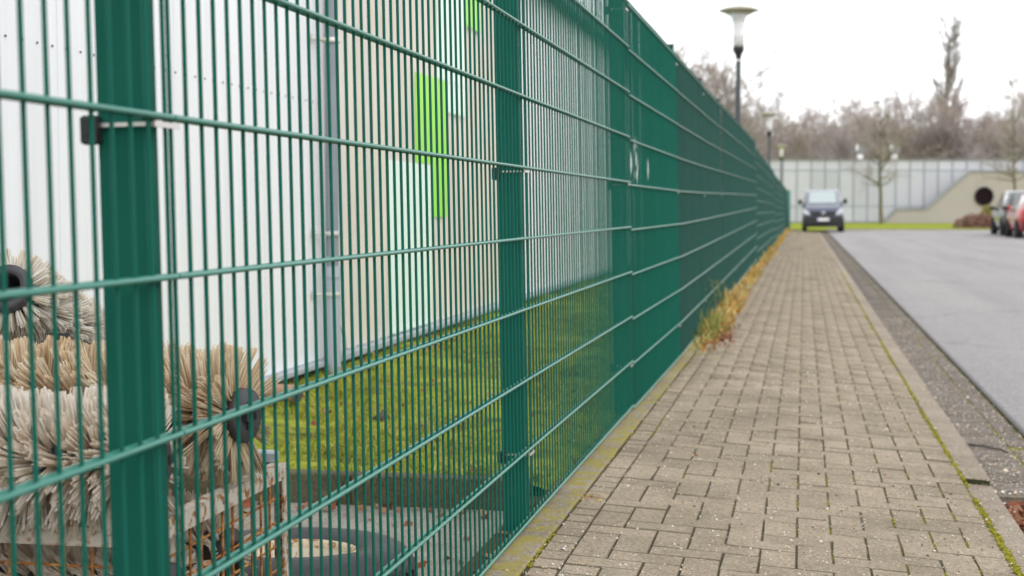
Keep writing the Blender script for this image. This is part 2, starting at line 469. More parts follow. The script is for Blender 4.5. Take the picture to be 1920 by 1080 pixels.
def prisms(P0, P1, R0, R1, sides=3, twist=True, tris=False):
    """many tapered prisms -> V,F arrays"""
    P0 = np.asarray(P0, float); P1 = np.asarray(P1, float); n = len(P0)
    R0 = np.broadcast_to(np.asarray(R0, float), (n,)); R1 = np.broadcast_to(np.asarray(R1, float), (n,))
    d = P1 - P0; d /= np.linalg.norm(d, axis=1, keepdims=True) + 1e-9
    ref = np.where(np.abs(d[:, 2:3]) > 0.9, np.array([[1., 0, 0]]), np.array([[0, 0, 1.]]))
    a = np.cross(d, ref); a /= np.linalg.norm(a, axis=1, keepdims=True) + 1e-9
    b = np.cross(d, a)
    ph = RNG.uniform(0, 6.28, n) if twist else np.zeros(n)
    rings = []
    for P, R in ((P0, R0), (P1, R1)):
        for k in range(sides):
            t = ph + 2 * np.pi * k / sides
            rings.append(P + a * (np.cos(t) * R)[:, None] + b * (np.sin(t) * R)[:, None])
    V = np.stack(rings, 1).reshape(-1, 3)
    base = np.arange(n)[:, None] * (2 * sides)
    fs = []
    for k in range(sides):
        k2 = (k + 1) % sides
        if tris: fs += [[k, k2, sides + k2], [k, sides + k2, sides + k]]
        else: fs.append([k, k2, sides + k2, sides + k])
    if tris:
        for k in range(1, sides - 1): fs.append([sides, sides + k, sides + k + 1])
    F = np.concatenate([base + np.array([f]) for f in fs], 0)
    return V, F

def blades(P, D, L, Wd, bend):
    """grass or leaf blades: each is a quad base + tip tri as 2 quads (degenerate free): 5 verts, 1 quad + 1 tri -> use 2 tris + tri"""
    n = len(P)
    side = np.cross(D, np.array([0, 0, 1.0])); nn = np.linalg.norm(side, axis=1, keepdims=True)
    side = np.where(nn > 1e-3, side / (nn + 1e-9), np.array([[1.0, 0, 0]]))
    ang = RNG.uniform(0, 6.28, n)
    side = side * np.cos(ang)[:, None] + np.cross(D, side) * np.sin(ang)[:, None]
    mid = P + D * (L * 0.55)[:, None]
    tip = P + D * L[:, None] + bend * L[:, None]
    w = (Wd * 0.5)[:, None]
    V = np.stack([P - side * w * 0.7, P + side * w * 0.7, mid + side * w, mid - side * w, tip], 1).reshape(-1, 3)
    b = np.arange(n)[:, None] * 5
    F = np.concatenate([b + np.array([[0, 1, 2]]), b + np.array([[0, 2, 3]]), b + np.array([[3, 2, 4]])], 0)
    return V, F

def rocks(P, S):
    """small irregular octahedra"""
    n = len(P)
    U = np.array([[1, 0, 0], [-1, 0, 0], [0, 1, 0], [0, -1, 0], [0, 0, 1], [0, 0, -1]], float)
    V = P[:, None, :] + U[None] * S[:, None, None] * RNG.uniform(0.55, 1.25, (n, 6, 1)) * np.array([1, 1, 0.75])
    th = RNG.uniform(0, 6.28, n)
    rel = V - P[:, None, :]
    c, s_ = np.cos(th)[:, None], np.sin(th)[:, None]
    V = np.stack([rel[..., 0] * c - rel[..., 1] * s_, rel[..., 0] * s_ + rel[..., 1] * c, rel[..., 2]], -1) + P[:, None, :]
    f = np.array([[0, 2, 4], [2, 1, 4], [1, 3, 4], [3, 0, 4], [2, 0, 5], [1, 2, 5], [3, 1, 5], [0, 3, 5]])
    F = (np.arange(n)[:, None, None] * 6 + f[None]).reshape(-1, 3)
    return V.reshape(-1, 3), F

# ------------------------------------------------------------------ ground levels
def g_level(Y):
    return float(np.interp(Y, [2, 4, 7, 11, 25, 70], [0.093, 0.090, 0.078, 0.066, 0.062, 0.012]))
def path_z(X, Y): return g_level(Y) - 0.060 * (X + 0.68)
def kerb_z(Y): return path_z(0.577, Y)
END = 68.5

# ------------------------------------------------------------------ ground, road, verge
b = MB(); b.box((0, 700, -0.45), (2400, 2400, 0.3)); tag(b.build('ground', M['field']), kind='structure')
b = MB(); b.box((8.0, 36, -0.145), (14.0, 72, 0.2)); tag(b.build('road', M['asphalt']), kind='structure')
b = MB(); b.box((10, 88, -0.21), (140, 32.5, 0.35)); vg = tag(b.build('verge', M['verge']), kind='structure')
b = MB(); b.box((-2.0, 4.0, -0.09), (2.4, 12.0, 0.2), None)
yard = None

# yard concrete + lawn behind the fence
b = MB(); b.box((-4.05, 1.35, -0.08), (6.5, 6.7, 0.20)); yard = tag(b.build('yard_paving', M['yard']), kind='structure')
nx, ny = 30, 180
xs = np.linspace(-2.62, -0.785, nx); ys = np.concatenate([np.linspace(4.77, 20, 140), np.linspace(20.5, 75, 40)])
XX, YY = np.meshgrid(xs, ys)
ZZ = 0.112 + 0.014 * np.sin(XX * 5.1 + YY * 2.3) + 0.010 * np.sin(YY * 4.7 - XX * 3) - 0.012 + 0.01 * RNG.random(XX.shape)
ZZ[0, :] = 0.10
ZZ[:, -1] = 0.068; ZZ[:, -2] -= 0.008
V = np.stack([XX, YY, ZZ], -1).reshape(-1, 3)
idx = np.arange(nx * len(ys)).reshape(len(ys), nx)
F = np.stack([idx[:-1, :-1], idx[:-1, 1:], idx[1:, 1:], idx[1:, :-1]], -1).reshape(-1, 4)
lawn = tag(link('lawn', np_mesh('lawn', V, F, M['lawn'], True)), kind='structure')
n = 62000
gy = 4.78 + 13.5 * RNG.random(n) ** 1.35
gx = RNG.uniform(-2.58, -0.83, n)
P = np.stack([gx, gy, np.full(n, 0.10)], 1)
D = RNG.normal(0, 0.55, (n, 3)); D[:, 2] = 1; D /= np.linalg.norm(D, axis=1, keepdims=True)
clump = 0.6 + 0.6 * np.clip(np.sin(gx * 9 + np.sin(gy * 3) * 2) * np.sin(gy * 7 + gx * 4) + 0.3, 0, 1)
V, F = blades(P, D, RNG.uniform(0.02, 0.045, n) * clump, RNG.uniform(0.003, 0.006, n), RNG.normal(0, 0.35, (n, 3)) * np.array([1, 1, 0.3]))
tag(link('grass', np_mesh('grass', V, F, M['grass'])), kind='stuff')
# edge kerb between concrete and lawn
b = MB(); b.box((-1.72, 4.735, 0.02), (1.80, 0.05, 0.10)); ek = tag(b.build('lawn_kerb', M['earth']), kind='structure')
mm = MB(); mm.box((0, 0, 0), (0.592, 0.06, 0.16), None, 0.006); me = mm.mesh('kerb_stone', M['yard_edge'])
for k in range(3):
    o = link('kerb_stone', me, ek); o.location = (-1.16 - 0.6 * k, 4.735 + random.uniform(-.004, .004), 0.045 + random.uniform(-.004, .004))
# earth strip under the fence
b = MB(); b.box((-0.815, 38, -0.03), (0.085, 76, 0.20)); tag(b.build('soil_strip', M['earth']), kind='structure')

# ------------------------------------------------------------------ pavement of herringbone pavers
def strip_mesh(name, x0, x1, y0, y1, dz, material, step=1.0):
    ys = np.arange(y0, y1 + step * 0.5, step)
    V = []
    for y in ys:
        V += [(x0, y, path_z(x0, y) + dz), (x1, y, path_z(x1, y) + dz)]
    F = [(2 * i, 2 * i + 1, 2 * i + 3, 2 * i + 2) for i in range(len(ys) - 1)]
    # skirts give it thickness
    nV = len(V); V += [(x, y, z - 0.25) for (x, y, z) in V]
    F += [(2 * i + 2 + nV, 2 * i + nV, 2 * i, 2 * i + 2)[::1] for i in range(len(ys) - 1)]
    F += [(2 * i + 1, 2 * i + 1 + nV, 2 * i + 3 + nV, 2 * i + 3) for i in range(len(ys) - 1)]
    return np_mesh(name, V, F, material)
pavement = tag(link('pavement', strip_mesh('pavement', -0.776, 0.576, 2.0, END, -0.0050, M['joint'])), kind='structure')

def cam_xy(X, Y, Z=0.05):
    dx, dy = X, Y
    zc = -math.sin(YAW) * dx + math.cos(YAW) * dy
    xc = math.cos(YAW) * dx + math.sin(YAW) * dy
    if zc < 0.5: return 1e9, 1e9, zc
    return 960 + 2806 * xc / zc, 389 + 2806 * (1 - Z) / zc, zc

CELL = 0.0977
X0 = -0.597
slabs = []           # (cx, cy, sx, sy)
NJ = int((END - 2.2) / CELL)
for j in range(NJ):
    y = 2.2 + j * CELL
    for i in range(12):
        r_ = (i - j) % 4
        x = X0 + i * CELL
        if r_ == 0:
            if i < 11: slabs.append((x + CELL, y + CELL / 2, 2, 1))
            else: slabs.append((x + CELL / 2, y + CELL / 2, 1, 1))
        elif r_ == 1 and i == 0:
            slabs.append((x + CELL / 2, y + CELL / 2, 1, 1))
        elif r_ == 3:
            slabs.append((x + CELL / 2, y + CELL, 1, 2))
for j in range(int((END - 2.2) / 0.094)):
    slabs.append((-0.636, 2.2 + 0.094 * (j + 0.5), 0.79, 0.94))
PJ = 0.0036
HP = 0.06
def paver_proto(sx, sy):
    b = MB(); b.box((0, 0, -HP / 2), (sx * CELL - PJ, sy * CELL - PJ, HP), None, 0.0022)
    return b
proto_mb = {k: paver_proto(*k) for k in {(s[2], s[3]) for s in slabs}}
proto_me = {k: v.mesh('paver', M['paver']) for k, v in proto_mb.items()}
for me in proto_me.values():          # soil and joint shade, both painted dark on chamfers and block sides
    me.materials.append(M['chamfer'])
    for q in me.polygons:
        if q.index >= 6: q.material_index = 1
inview = []
for s in slabs:
    px, py, zc = cam_xy(s[0], s[1])
    ok = -40 < px < 1960 and py < 1100
    inview.append((0 if ok else 1, zc if ok else zc, s))
near = sorted(range(len(slabs)), key=lambda i: (inview[i][0], inview[i][1]))
single = set(near[:300])
VV, FF = [], []; off = 0
for i, (cx, cy, sx, sy) in enumerate(slabs):
    z = path_z(cx, cy) + random.gauss(0, 0.0009) + 0.002 * math.sin(cy * 2.1 + cx * 3)
    rot = (random.gauss(0, 0.008), 0.060 + random.gauss(0, 0.008), random.gauss(0, 0.010))
    if i in single:
        o = link('paver', proto_me[(sx, sy)], pavement); o.location = (cx, cy, z); o.rotation_euler = rot
    else:
        if cy < 2.6: continue
        pb = proto_mb[(sx, sy)]
        R = np.array(Euler(rot).to_matrix()); v = np.array(pb.v) @ R.T + np.array([cx, cy, z])
        VV.append(v); 
        f4 = np.array([f for f in pb.f[1:]]) + off
        FF.append(f4); off += len(v)
far = link('paving_blocks', np_mesh('paving_blocks', np.concatenate(VV), np.concatenate(FF), M['paver']), pavement)
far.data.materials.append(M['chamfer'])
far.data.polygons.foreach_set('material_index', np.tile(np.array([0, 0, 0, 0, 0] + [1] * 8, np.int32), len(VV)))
far.data.update()
tag(far, kind='stuff')

# concrete edging along the fence
edging = tag(link('edging', strip_mesh('edging', -0.775, -0.682, 2.0, END, -0.02, M['joint'])), kind='structure')
b = MB(); b.box((0, 0, -0.04), (0.094, 0.476, 0.08), None, 0.005); me = b.mesh('edging_stone', M['edging'])
for k in range(int((END - 2.2) / 0.48)):
    y = 2.42 + 0.48 * k
    o = link('edging_stone', me, edging)
    o.location = (-0.7285 + random.gauss(0, 0.0015), y, path_z(-0.7285, y) + 0.004 + random.gauss(0, 0.0015))
    o.rotation_euler = (random.gauss(0, 0.004), 0.02 + random.gauss(0, .01), random.gauss(0, 0.003))

# road kerb: lowered stones near the camera, then a step up
kerb = tag(link('kerb', np_mesh('kerb', [(0.585, 2, -0.03), (0.688, 2, -0.03), (0.585, END, -0.07), (0.688, END, -0.07)], [(0, 1, 3, 2)], M['earth'])), kind='structure')
KW = 0.110
b = MB(); b.box((0, 0, -0.07), (KW, 0.994, 0.14), None, 0.007); me_k = b.mesh('kerb_stone', M['kerb'])
KX = 0.636
yk = 1.72
first_raised = True
while yk < END - 0.5:
    yc = yk + 0.498
    raised = yk > 5.5
    o = link('kerb_stone', me_k, kerb)
    z = path_z(0.58, yc) + (0.002 if raised else -0.027) + random.gauss(0, 0.001) - 0.003
    o.location = (KX + random.gauss(0, 0.001), yc, z)
    o.rotation_euler = (0 if yk > 5 else random.gauss(0, 0.002), 0.06, random.gauss(0, 0.0015))
    if raised and first_raised:
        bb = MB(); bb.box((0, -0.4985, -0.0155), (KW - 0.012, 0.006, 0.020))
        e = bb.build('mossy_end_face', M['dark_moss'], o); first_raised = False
    yk += 0.997
# gutter of dark stone blocks
GX0, GX1 = 0.697, 0.995
gut = tag(link('gutter', np_mesh('gutter', [(GX0 - .004, 5.66, -0.057), (GX1 + .004, 5.66, -0.057), (GX0 - .004, END + 3, -0.063), (GX1 + .004, END + 3, -0.063)], [(0, 1, 3, 2)], M['joint'])), kind='structure')
gut_me = {}
for wdt in (0.196, 0.097):
    b = MB(); b.box((0, 0, -0.03), (wdt - 0.004, 0.0935, 0.06), None, 0.004); gut_me[wdt] = (b, b.mesh('gutter_block', M['gutter']))
VV, FF = [], []; off = 0; cnt = 0
jmax = int((END + 2.5 - 5.66) / 0.0975)
for j in range(jmax):
    xl = GX0
    for wdt in (0.196, 0.097):
        y = 5.66 + 0.0975 * (j + 0.5) + (0.03 if wdt < 0.1 else 0.0)
        x = xl + wdt / 2; xl += wdt + 0.003
        z = -0.052 - 0.0001 * y + random.gauss(0, 0.0016)
        rot = (random.gauss(0, 0.010), random.gauss(0, 0.008), random.gauss(0, 0.010))
        gp, me_g = gut_me[wdt]
        if cnt < 240:
            o = link('gutter_block', me_g, gut); o.location = (x, y, z); o.rotation_euler = rot; cnt += 1
        else:
            v = np.array(gp.v) @ np.array(Euler(rot).to_matrix()).T + np.array([x, y, z])
            VV.append(v); FF.append(np.array(gp.f[1:]) + off); off += len(v)
tag(link('gutter_stones', np_mesh('gutter_stones', np.concatenate(VV), np.concatenate(FF), M['gutter']), gut), kind='stuff')
# leaf-filled gully where the gutter ends
b = MB()
b.box((0.86, 5.30, -0.155), (0.33, 0.70, 0.02)); b.box((1.012, 5.30, -0.10), (0.024, 0.70, 0.106)); b.box((0.86, 4.94, -0.10), (0.28, 0.024, 0.106))
gully = b.build('drain_gully', M['earth']); tag(gully, "sunken leaf-filled gully at the end of the stone gutter by the kerb", 'drain')

# verge kerb at the end of the road
b = MB(); b.box((8, 71.9, -0.06), (14, 0.14, 0.13)); tag(b.build('verge_kerb', M['kerb']), kind='structure')

# ------------------------------------------------------------------ the mesh fence
fence = empty('mesh_fence', (-0.77, 1.7, 0.1))
tag(fence, "long green welded wire mesh fence on green posts running along the paved path", 'fence')
LEAN = -0.019
PITCHP = 2.445
JY0 = 1.775
H = 1.80
NPAN = 29
def fence_x(Y): return float(np.interp(Y, [-1, 1.7, 4.2, 6.7, 9.1, 23.8, 80], [-0.772, -0.768, -0.762, -0.749, -0.733, -0.722, -0.735]))
def pan_dz(p):
    # bottom wire height of each panel
    y = JY0 + PITCHP * (p - 0.5)
    if p <= 2: return 0.113
    if p == 3: return 0.100
    if p <= 9: return float(np.interp(y, [8, 10, 23], [0.096, 0.100, 0.195]))
    if p <= 15: return float(np.interp(y, [23, 40], [0.11, 0.08]))
    return float(np.interp(y, [40, 73], [0.02, -0.06]))
VR, HR = 0.0030, 0.0040
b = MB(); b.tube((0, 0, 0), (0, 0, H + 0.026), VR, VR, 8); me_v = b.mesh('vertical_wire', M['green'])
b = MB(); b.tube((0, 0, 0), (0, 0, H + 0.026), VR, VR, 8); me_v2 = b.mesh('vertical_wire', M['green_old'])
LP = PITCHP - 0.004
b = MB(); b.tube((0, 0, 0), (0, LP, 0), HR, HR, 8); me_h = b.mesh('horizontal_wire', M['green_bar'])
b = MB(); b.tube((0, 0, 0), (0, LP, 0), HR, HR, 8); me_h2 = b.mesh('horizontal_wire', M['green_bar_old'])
vert_tpl = np.array(me_v.vertices[0].co[:]) if False else None
farV, farF, foff = [], [], 0
farHV, farHF, hoff = [], [], 0
def rod_np(p0, p1, r, n=6):
    P0 = np.array([p0]); P1 = np.array([p1])
    return prisms(P0, P1, r, r, n, False)
nvert = 0
for p in range(NPAN):
    y0 = JY0 + PITCHP * (p - 1)
    y1 = y0 + PITCHP
    x0, x1 = fence_x(y0), fence_x(y1)
    z0 = pan_dz(p)
    z1 = pan_dz(p)
    if 4 <= p <= 9: z0, z1 = (float(np.interp(yy, [8, 10, 23.6], [0.096, 0.100, 0.195])) for yy in (y0, y1))
    yaw = -math.atan2(x1 - x0, PITCHP)
    tilt = math.atan2(z1 - z0, PITCHP)
    old = p >= 4
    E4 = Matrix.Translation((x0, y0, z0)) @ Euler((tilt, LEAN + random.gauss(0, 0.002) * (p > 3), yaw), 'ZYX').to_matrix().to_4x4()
    pan = link('wire_panel', None, fence)
    pan.matrix_world = Matrix.Identity(4)
    pan.matrix_parent_inverse = Matrix.Translation(fence.location).inverted()
    pan.matrix_basis = E4
    nv = 50
    for k in range(nv):
        yv = 0.006 + (LP - 0.012) * k / (nv - 1)
        if nvert < 300:
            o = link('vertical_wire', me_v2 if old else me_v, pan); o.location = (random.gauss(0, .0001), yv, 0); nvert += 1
            o.rotation_euler = (random.gauss(0, 0.00025), 0, random.uniform(0, 1))
        else:
            A = np.array(E4)
            q0 = A @ np.array([0, yv, 0, 1]); q1 = A @ np.array([0, yv, H + .026, 1])
            farV.append((q0[:3], q1[:3]))
    for k in range(10):
        for sx in (0.007, -0.007):
            if p < 15:
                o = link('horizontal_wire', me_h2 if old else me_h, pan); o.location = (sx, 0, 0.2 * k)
            else:
                A = np.array(E4)
                q0 = A @ np.array([sx, 0, 0.2 * k, 1]); q1 = A @ np.array([sx, LP, 0.2 * k, 1])
                farHV.append((q0[:3], q1[:3]))
    # a few dented rods in the fourth panel let the light through
    if p == 3:
        rods = [c for c in pan.children if c.name.startswith('vertical_wire')]
        for kk, bx_, zc_, hw in ((2, 0.005, 1.10, 0.07), (5, 0.010, 1.13, 0.12), (6, -0.006, 1.11, 0.13), (7, 0.005, 1.12, 0.10), (16, 0.005, 1.09, 0.08)):
            bb = MB()
            zs = [0] + [zc_ + hw * q / 5 for q in range(-5, 6)] + [H + 0.026]
            bb.path([(bx_ * math.cos((z - zc_) / hw * math.pi / 2) ** 2 if abs(z - zc_) < hw else 0, 0, z) for z in zs], VR, 8)
            rods[kk].data = bb.mesh('vertical_wire', M['green']); rods[kk].rotation_euler = (0, 0, 0)
a = np.array(farV); V, F = prisms(a[:, 0], a[:, 1], VR, VR, 8, True)
inv = np.array(fence.location)
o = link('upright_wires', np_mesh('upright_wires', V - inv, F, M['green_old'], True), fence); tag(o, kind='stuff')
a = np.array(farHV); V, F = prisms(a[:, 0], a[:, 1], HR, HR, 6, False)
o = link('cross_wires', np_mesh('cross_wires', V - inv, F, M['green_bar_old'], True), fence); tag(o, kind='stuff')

# posts stand behind the panel joints
PD, PA = 0.060, 0.040
b = MB(); b.box((0, 0, 0.95), (PD, PA, 2.06), None, 0.003); me_p = b.mesh('post', M['green_post'])
b = MB(); b.box((0, 0, 1.987), (PD + 0.006, PA + 0.006, 0.012), None, 0.003); me_cap = b.mesh('post_cap', M['black'])
b = MB(); b.box((-0.034, -0.030, -0.012), (0.022, 0.016, 0.036), None, 0.003); b.box((-0.034, 0.0, -0.008), (0.006, PA + 0.05, 0.02)); me_clamp = b.mesh('clamp', M['black'])
b = MB(); b.box((0.004, -0.0245, -0.006), (PD + 0.018, 0.005, 0.005)); b.box((0.047, 0.010, -0.006), (0.004, 0.075, 0.007)); me_strip = b.mesh('clamp_strip', M['steel'])
for k in range(NPAN):
    y = JY0 + PITCHP * k - 0.005
    if k == NPAN - 1: y -= 0.02
    x = fence_x(y)
    z0 = pan_dz(k) - 0.113
    top = Matrix.Translation((x - 0.013 - PD / 2 + 0.1 * LEAN * -1, y - PA / 2, z0)) @ Euler((0, LEAN, 0)).to_matrix().to_4x4()
    post = link('post', me_p, fence)
    post.matrix_parent_inverse = Matrix.Translation(fence.location).inverted()
    post.matrix_basis = top
    link('post_cap', me_cap, post)
    if k < 12:
        for zz in ((0.30, 1.108, 1.88)):
            c = link('clamp', me_clamp, post); c.location = (0, 0, zz)
            c = link('clamp_strip', me_strip, post); c.location = (0, 0, zz)
ye = JY0 + PITCHP * (NPAN - 1) + 0.06
b = MB(); b.box((0, 0, 0.90), (0.16, 0.06, 1.95), None, 0.004); b.box((0, 0, 1.885), (0.17, 0.07, 0.02))
b.build('end_post', M['green_pale'], fence, (0.065, ye - 1.7, -0.2))

# ------------------------------------------------------------------ white hall behind the fence
XW = -2.60
hall = empty('white_hall', (XW, 8, 0))
tag(hall, "low white metal-clad hall with lime green and mint wall graphics behind the fence", 'building')
HT = 3.16
def hb(mb, name, material): 
    o = mb.build(name, material, hall); o.location = (-XW, -8, 0); return o
SILL = 0.165
b = MB(); b.box((XW - 3.05, 19.0, 1.56), (5.6, 45.0, 3.1)); hb(b, 'hall_core', M['white_trim'])
b = MB(); b.box((XW - 0.14, 19.0, 0.07), (0.22, 45.2, 0.22)); hb(b, 'plinth', M['plinth'])
b = MB(); b.box((0, 0, 0), (0.05, 0.996, HT - SILL), None, 0.004); me_wp = b.mesh('wall_panel', M['white_panel'])
ypan = 7.93
k = 0
while ypan > -2.5:
    o = link('wall_panel', me_wp, hall)
    o.location = (-0.027 + random.gauss(0, .0006), ypan - 0.5 - 8, (HT + SILL) / 2)
    ypan -= 1.0
b = MB(); b.box((XW + 0.006, 7.975, (HT + SILL) / 2), (0.06, 0.085, HT - SILL), None, 0.004); hb(b, 'corner_trim', M['white_trim'])
# ribbed sheets beyond the downpipe
def rib_profile(y0, y1):
    pts = []; y = y0
    while y < y1 - 0.2499:
        for (dy, dx) in ((0.0, 0.0), (0.115, 0.0), (0.125, 0.018), (0.24, 0.018)):
            pts.append((y + dy, dx))
        y += 0.25
    pts.append((y, 0.0))
    return pts
y = 8.25
shs = {}
pts = rib_profile(0, 1.0)
poly = [(dx - 0.02, yy) for yy, dx in pts] + [(-0.03, pts[-1][0]), (-0.03, 0.0)]
b = MB(); b.prism(poly, 'z', SILL + 0.01, HT); me_sh = b.mesh('cladding_sheet', M['sheet']); me_shw = b.mesh('cladding_sheet', M['white_panel'])
y = 8.0
while y < 41:
    o = link('cladding_sheet', me_sh if y < 12.5 else me_shw, hall); o.location = (0, y + 0.02 - 8, 0); y += 1.0
b = MB(); b.box((XW + 0.018, 4.96, SILL - 0.012), (0.09, 14.0 - 8.1, 0.022)); b.box((XW + 0.02, 24.5, SILL - 0.010), (0.10, 33.0, 0.03))
hb(b, 'base_rail', M['pipe_light'])
b = MB(); b.box((XW - 2.9, 19.0, HT + 0.05), (6.1, 45.4, 0.10)); b.box((XW + 0.10, 19, HT + 0.01), (0.12, 45.4, 0.13)); hb(b, 'roof_edge', M['green_post'])
# wall graphics: flat coloured films on the sheets
def film(y0, y1, z0, z1, material, label):
    b = MB(); b.box((XW + 0.0045, (y0 + y1) / 2, (z0 + z1) / 2), (0.008, y1 - y0, z1 - z0))
    o = hb(b, 'graphic_panel', material); o["label"] = label
film(9.21, 10.315, SILL + 0.02, 1.302, M['mint'], "mint green rectangle of the wall graphic")
film(9.895, 10.32, 1.306, 1.918, M['lime'], "lime green upper block of the wall graphic")
film(10.324, 10.80, 0.932, 1.922, M['lime'], "lime green long block of the wall graphic")
film(10.50, 11.39, 1.926, 2.95, M['mint'], "pale mint upper block of the wall graphic")
film(10.804, 11.39, 1.70, 1.922, M['mint'], "pale mint small block of the wall graphic")
film(11.394, 11.95, 2.41, 3.0, M['lime'], "lime green topmost block of the wall graphic")
# row of screws
sy = np.arange(3.0, 7.9, 0.105); 
b = MB()
for q in sy: b.tube((XW, q, 1.567), (XW + 0.004, q, 1.567), 0.0045, 0.0035, 6)
o = hb(b, 'screw_row', M['black']); tag(o, kind='stuff')
# downpipe
dp = empty('downpipe', (0.085, -0.20, 0), parent=hall)
def db(mb, name, material):
    o = mb.build(name, material, dp); return o
b = MB(); b.tube((0, 0, 0.66), (0, 0, HT), 0.036, 0.036, 14); db(b, 'pipe', M['zinc'])
b = MB(); b.tube((0, 0, 0.05), (0, 0, 0.62), 0.043, 0.043, 14); b.tube((0, 0, 0.62), (0, 0, 0.68), 0.050, 0.046, 14); db(b, 'standpipe', M['pipe_light'])
for zz in (1.90, 0.86, 0.53):
    b = MB(); b.lathe([(0.050, -0.012), (0.052, 0), (0.050, 0.012)], 16, (0, 0, zz)); b.tube((-0.09, -0.045, zz), (-0.035, -0.02, zz), 0.006, 0.006, 6)
    b.box((-0.075, -0.11, zz), (0.008, 0.02, 0.05)); b.tube((-0.075, -0.11, zz), (-0.01, -0.05, zz), 0.005, 0.005, 6)
    db(b, 'pipe_clamp', M['steel'])
b = MB(); b.path([(0.03, 0.03, 0.36), (0.05, 0.05, 0.30), (0.055, 0.055, 0.22), (0.04, 0.045, 0.18)], 0.008); db(b, 'lever', M['pipe_light'])

# ------------------------------------------------------------------ sweeping brushes and cage in the yard
def brush_mesh(name, L, R, rh, nrow, ntuft, per, material, seed, br=0.0017):
    rg = np.random.default_rng(seed)
    P0, P1 = [], []
    for i in range(nrow):
        for j in range(ntuft):
            y = L * (i + 0.5) / nrow + rg.normal(0, 0.003)
            th = 2 * math.pi * (j + 0.5 * (i % 2)) / ntuft + 0.35 * math.sin(y * 9) + rg.normal(0, 0.03)
            lean_y = rg.normal(0, 0.15); lean_t = rg.normal(0, 0.12)
            if i == 0: lean_y -= 0.16
            if i == nrow - 1: lean_y += 0.16
            n = per
            tt = th + rg.normal(0, 0.045, n)
            yy = y + rg.normal(0, 0.003, n)
            base = np.stack([np.cos(tt) * rh, yy, np.sin(tt) * rh], 1)
            rd = np.stack([np.cos(tt + lean_t + rg.normal(0, 0.030, n)), np.full(n, lean_y) + rg.normal(0, 0.042, n), np.sin(tt + lean_t)], 1)
            rd /= np.linalg.norm(rd, axis=1, keepdims=True)
            ln = (R - rh) * rg.uniform(0.86, 1.05) * rg.uniform(0.90, 1.04, n)
            P0.append(base); P1.append(base + rd * ln[:, None])
    P0 = np.concatenate(P0); P1 = np.concatenate(P1)
    V, F = prisms(P0, P1, br, br * 0.92, 3, True, True)
    return np_mesh(name, V, F, material)
def hub_mb(L, rh):
    b = MB()
    b.lathe([(0.012, -0.012), (rh + 0.004, -0.012), (rh + 0.006, -0.008), (rh + 0.006, 0.004), (rh, 0.006), (rh, L - 0.006), (rh + 0.006, L - 0.004),
             (rh + 0.006, L + 0.008), (rh + 0.004, L + 0.012), (0.012, L + 0.012), (0.012, L - 0.05)], 28, (0, 0, 0), Matrix.Rotation(-math.pi / 2, 4, 'X'))
    return b
def hub_open_mb(L, rh):
    b = MB()
    b.lathe([(rh * 0.66, L * 0.5), (rh * 0.66, 0.0), (rh * 0.70, -0.016), (rh + 0.004, -0.016), (rh + 0.006, -0.008), (rh + 0.006, 0.004), (rh, 0.008), (rh, L)], 28, (0, 0, 0), Matrix.Rotation(-math.pi / 2, 4, 'X'))
    return b
BL = 0.86
me_ba = brush_mesh('bristles', BL, 0.126, 0.045, 40, 23, 17, M['bristle_white'], 3)
me_bb = brush_mesh('bristles', BL, 0.130, 0.045, 32, 19, 20, M['bristle_tan'], 4)
me_bc = brush_mesh('bristles', 0.42, 0.092, 0.042, 17, 22, 14, M['bristle_cream'], 5)
me_bd = brush_mesh('bristles', BL, 0.125, 0.045, 30, 20, 12, M['bristle_white'], 6)
me_hub = hub_mb(BL, 0.045).mesh('hub', M['hub']); me_hub_o = hub_open_mb(0.42, 0.044).mesh('hub', M['hub'])
bb = MB(); bb.box((0, -0.018, 0), (0.05, 0.012, 0.016)); bb.box((0, -0.018, 0.0), (0.016, 0.012, 0.05)); me_socket = bb.mesh('socket', M['black'])
def brush(loc, axis, me_b, me_hb, label, socket=True):
    """loc = centre of the visible end; axis = direction from that end along the roller"""
    o = empty('sweeper_brush', loc)
    q = Vector(axis).normalized().to_track_quat('Y', 'Z'); o.rotation_euler = q.to_euler()
    tag(o, label, 'brush', 'roller brushes stacked in the cage')
    x = link('bristles', me_b, o); tag(x, kind='stuff'); link('hub', me_hb, o)
    if socket: link('socket', me_socket, o)
    return o
brush((-1.035, 2.266, 0.588), (-0.985, -0.085, -0.035), me_ba, me_hub, "whitish roller brush lying at the front on top of the rusty cage")
brush((-1.013, 2.600, 0.617), (-0.985, 0.150, 0.0), me_bb, me_hub, "tan roller brush with black end disc lying at the back of the cage")
brush((-1.570, 2.760, 0.835), (-0.05, 0.86, -0.34), me_bc, me_hub_o, "short cream brush with open black ring hub lying on the tan brush", False)
brush((-1.06, 2.36, 0.345), (-1, 0.02, 0), me_bd, me_hub, "dirty roller brush inside the cage below the whitish one")
brush((-1.06, 2.64, 0.345), (-1, -0.02, 0), me_bd, me_hub, "dirty roller brush inside the cage below the tan one")

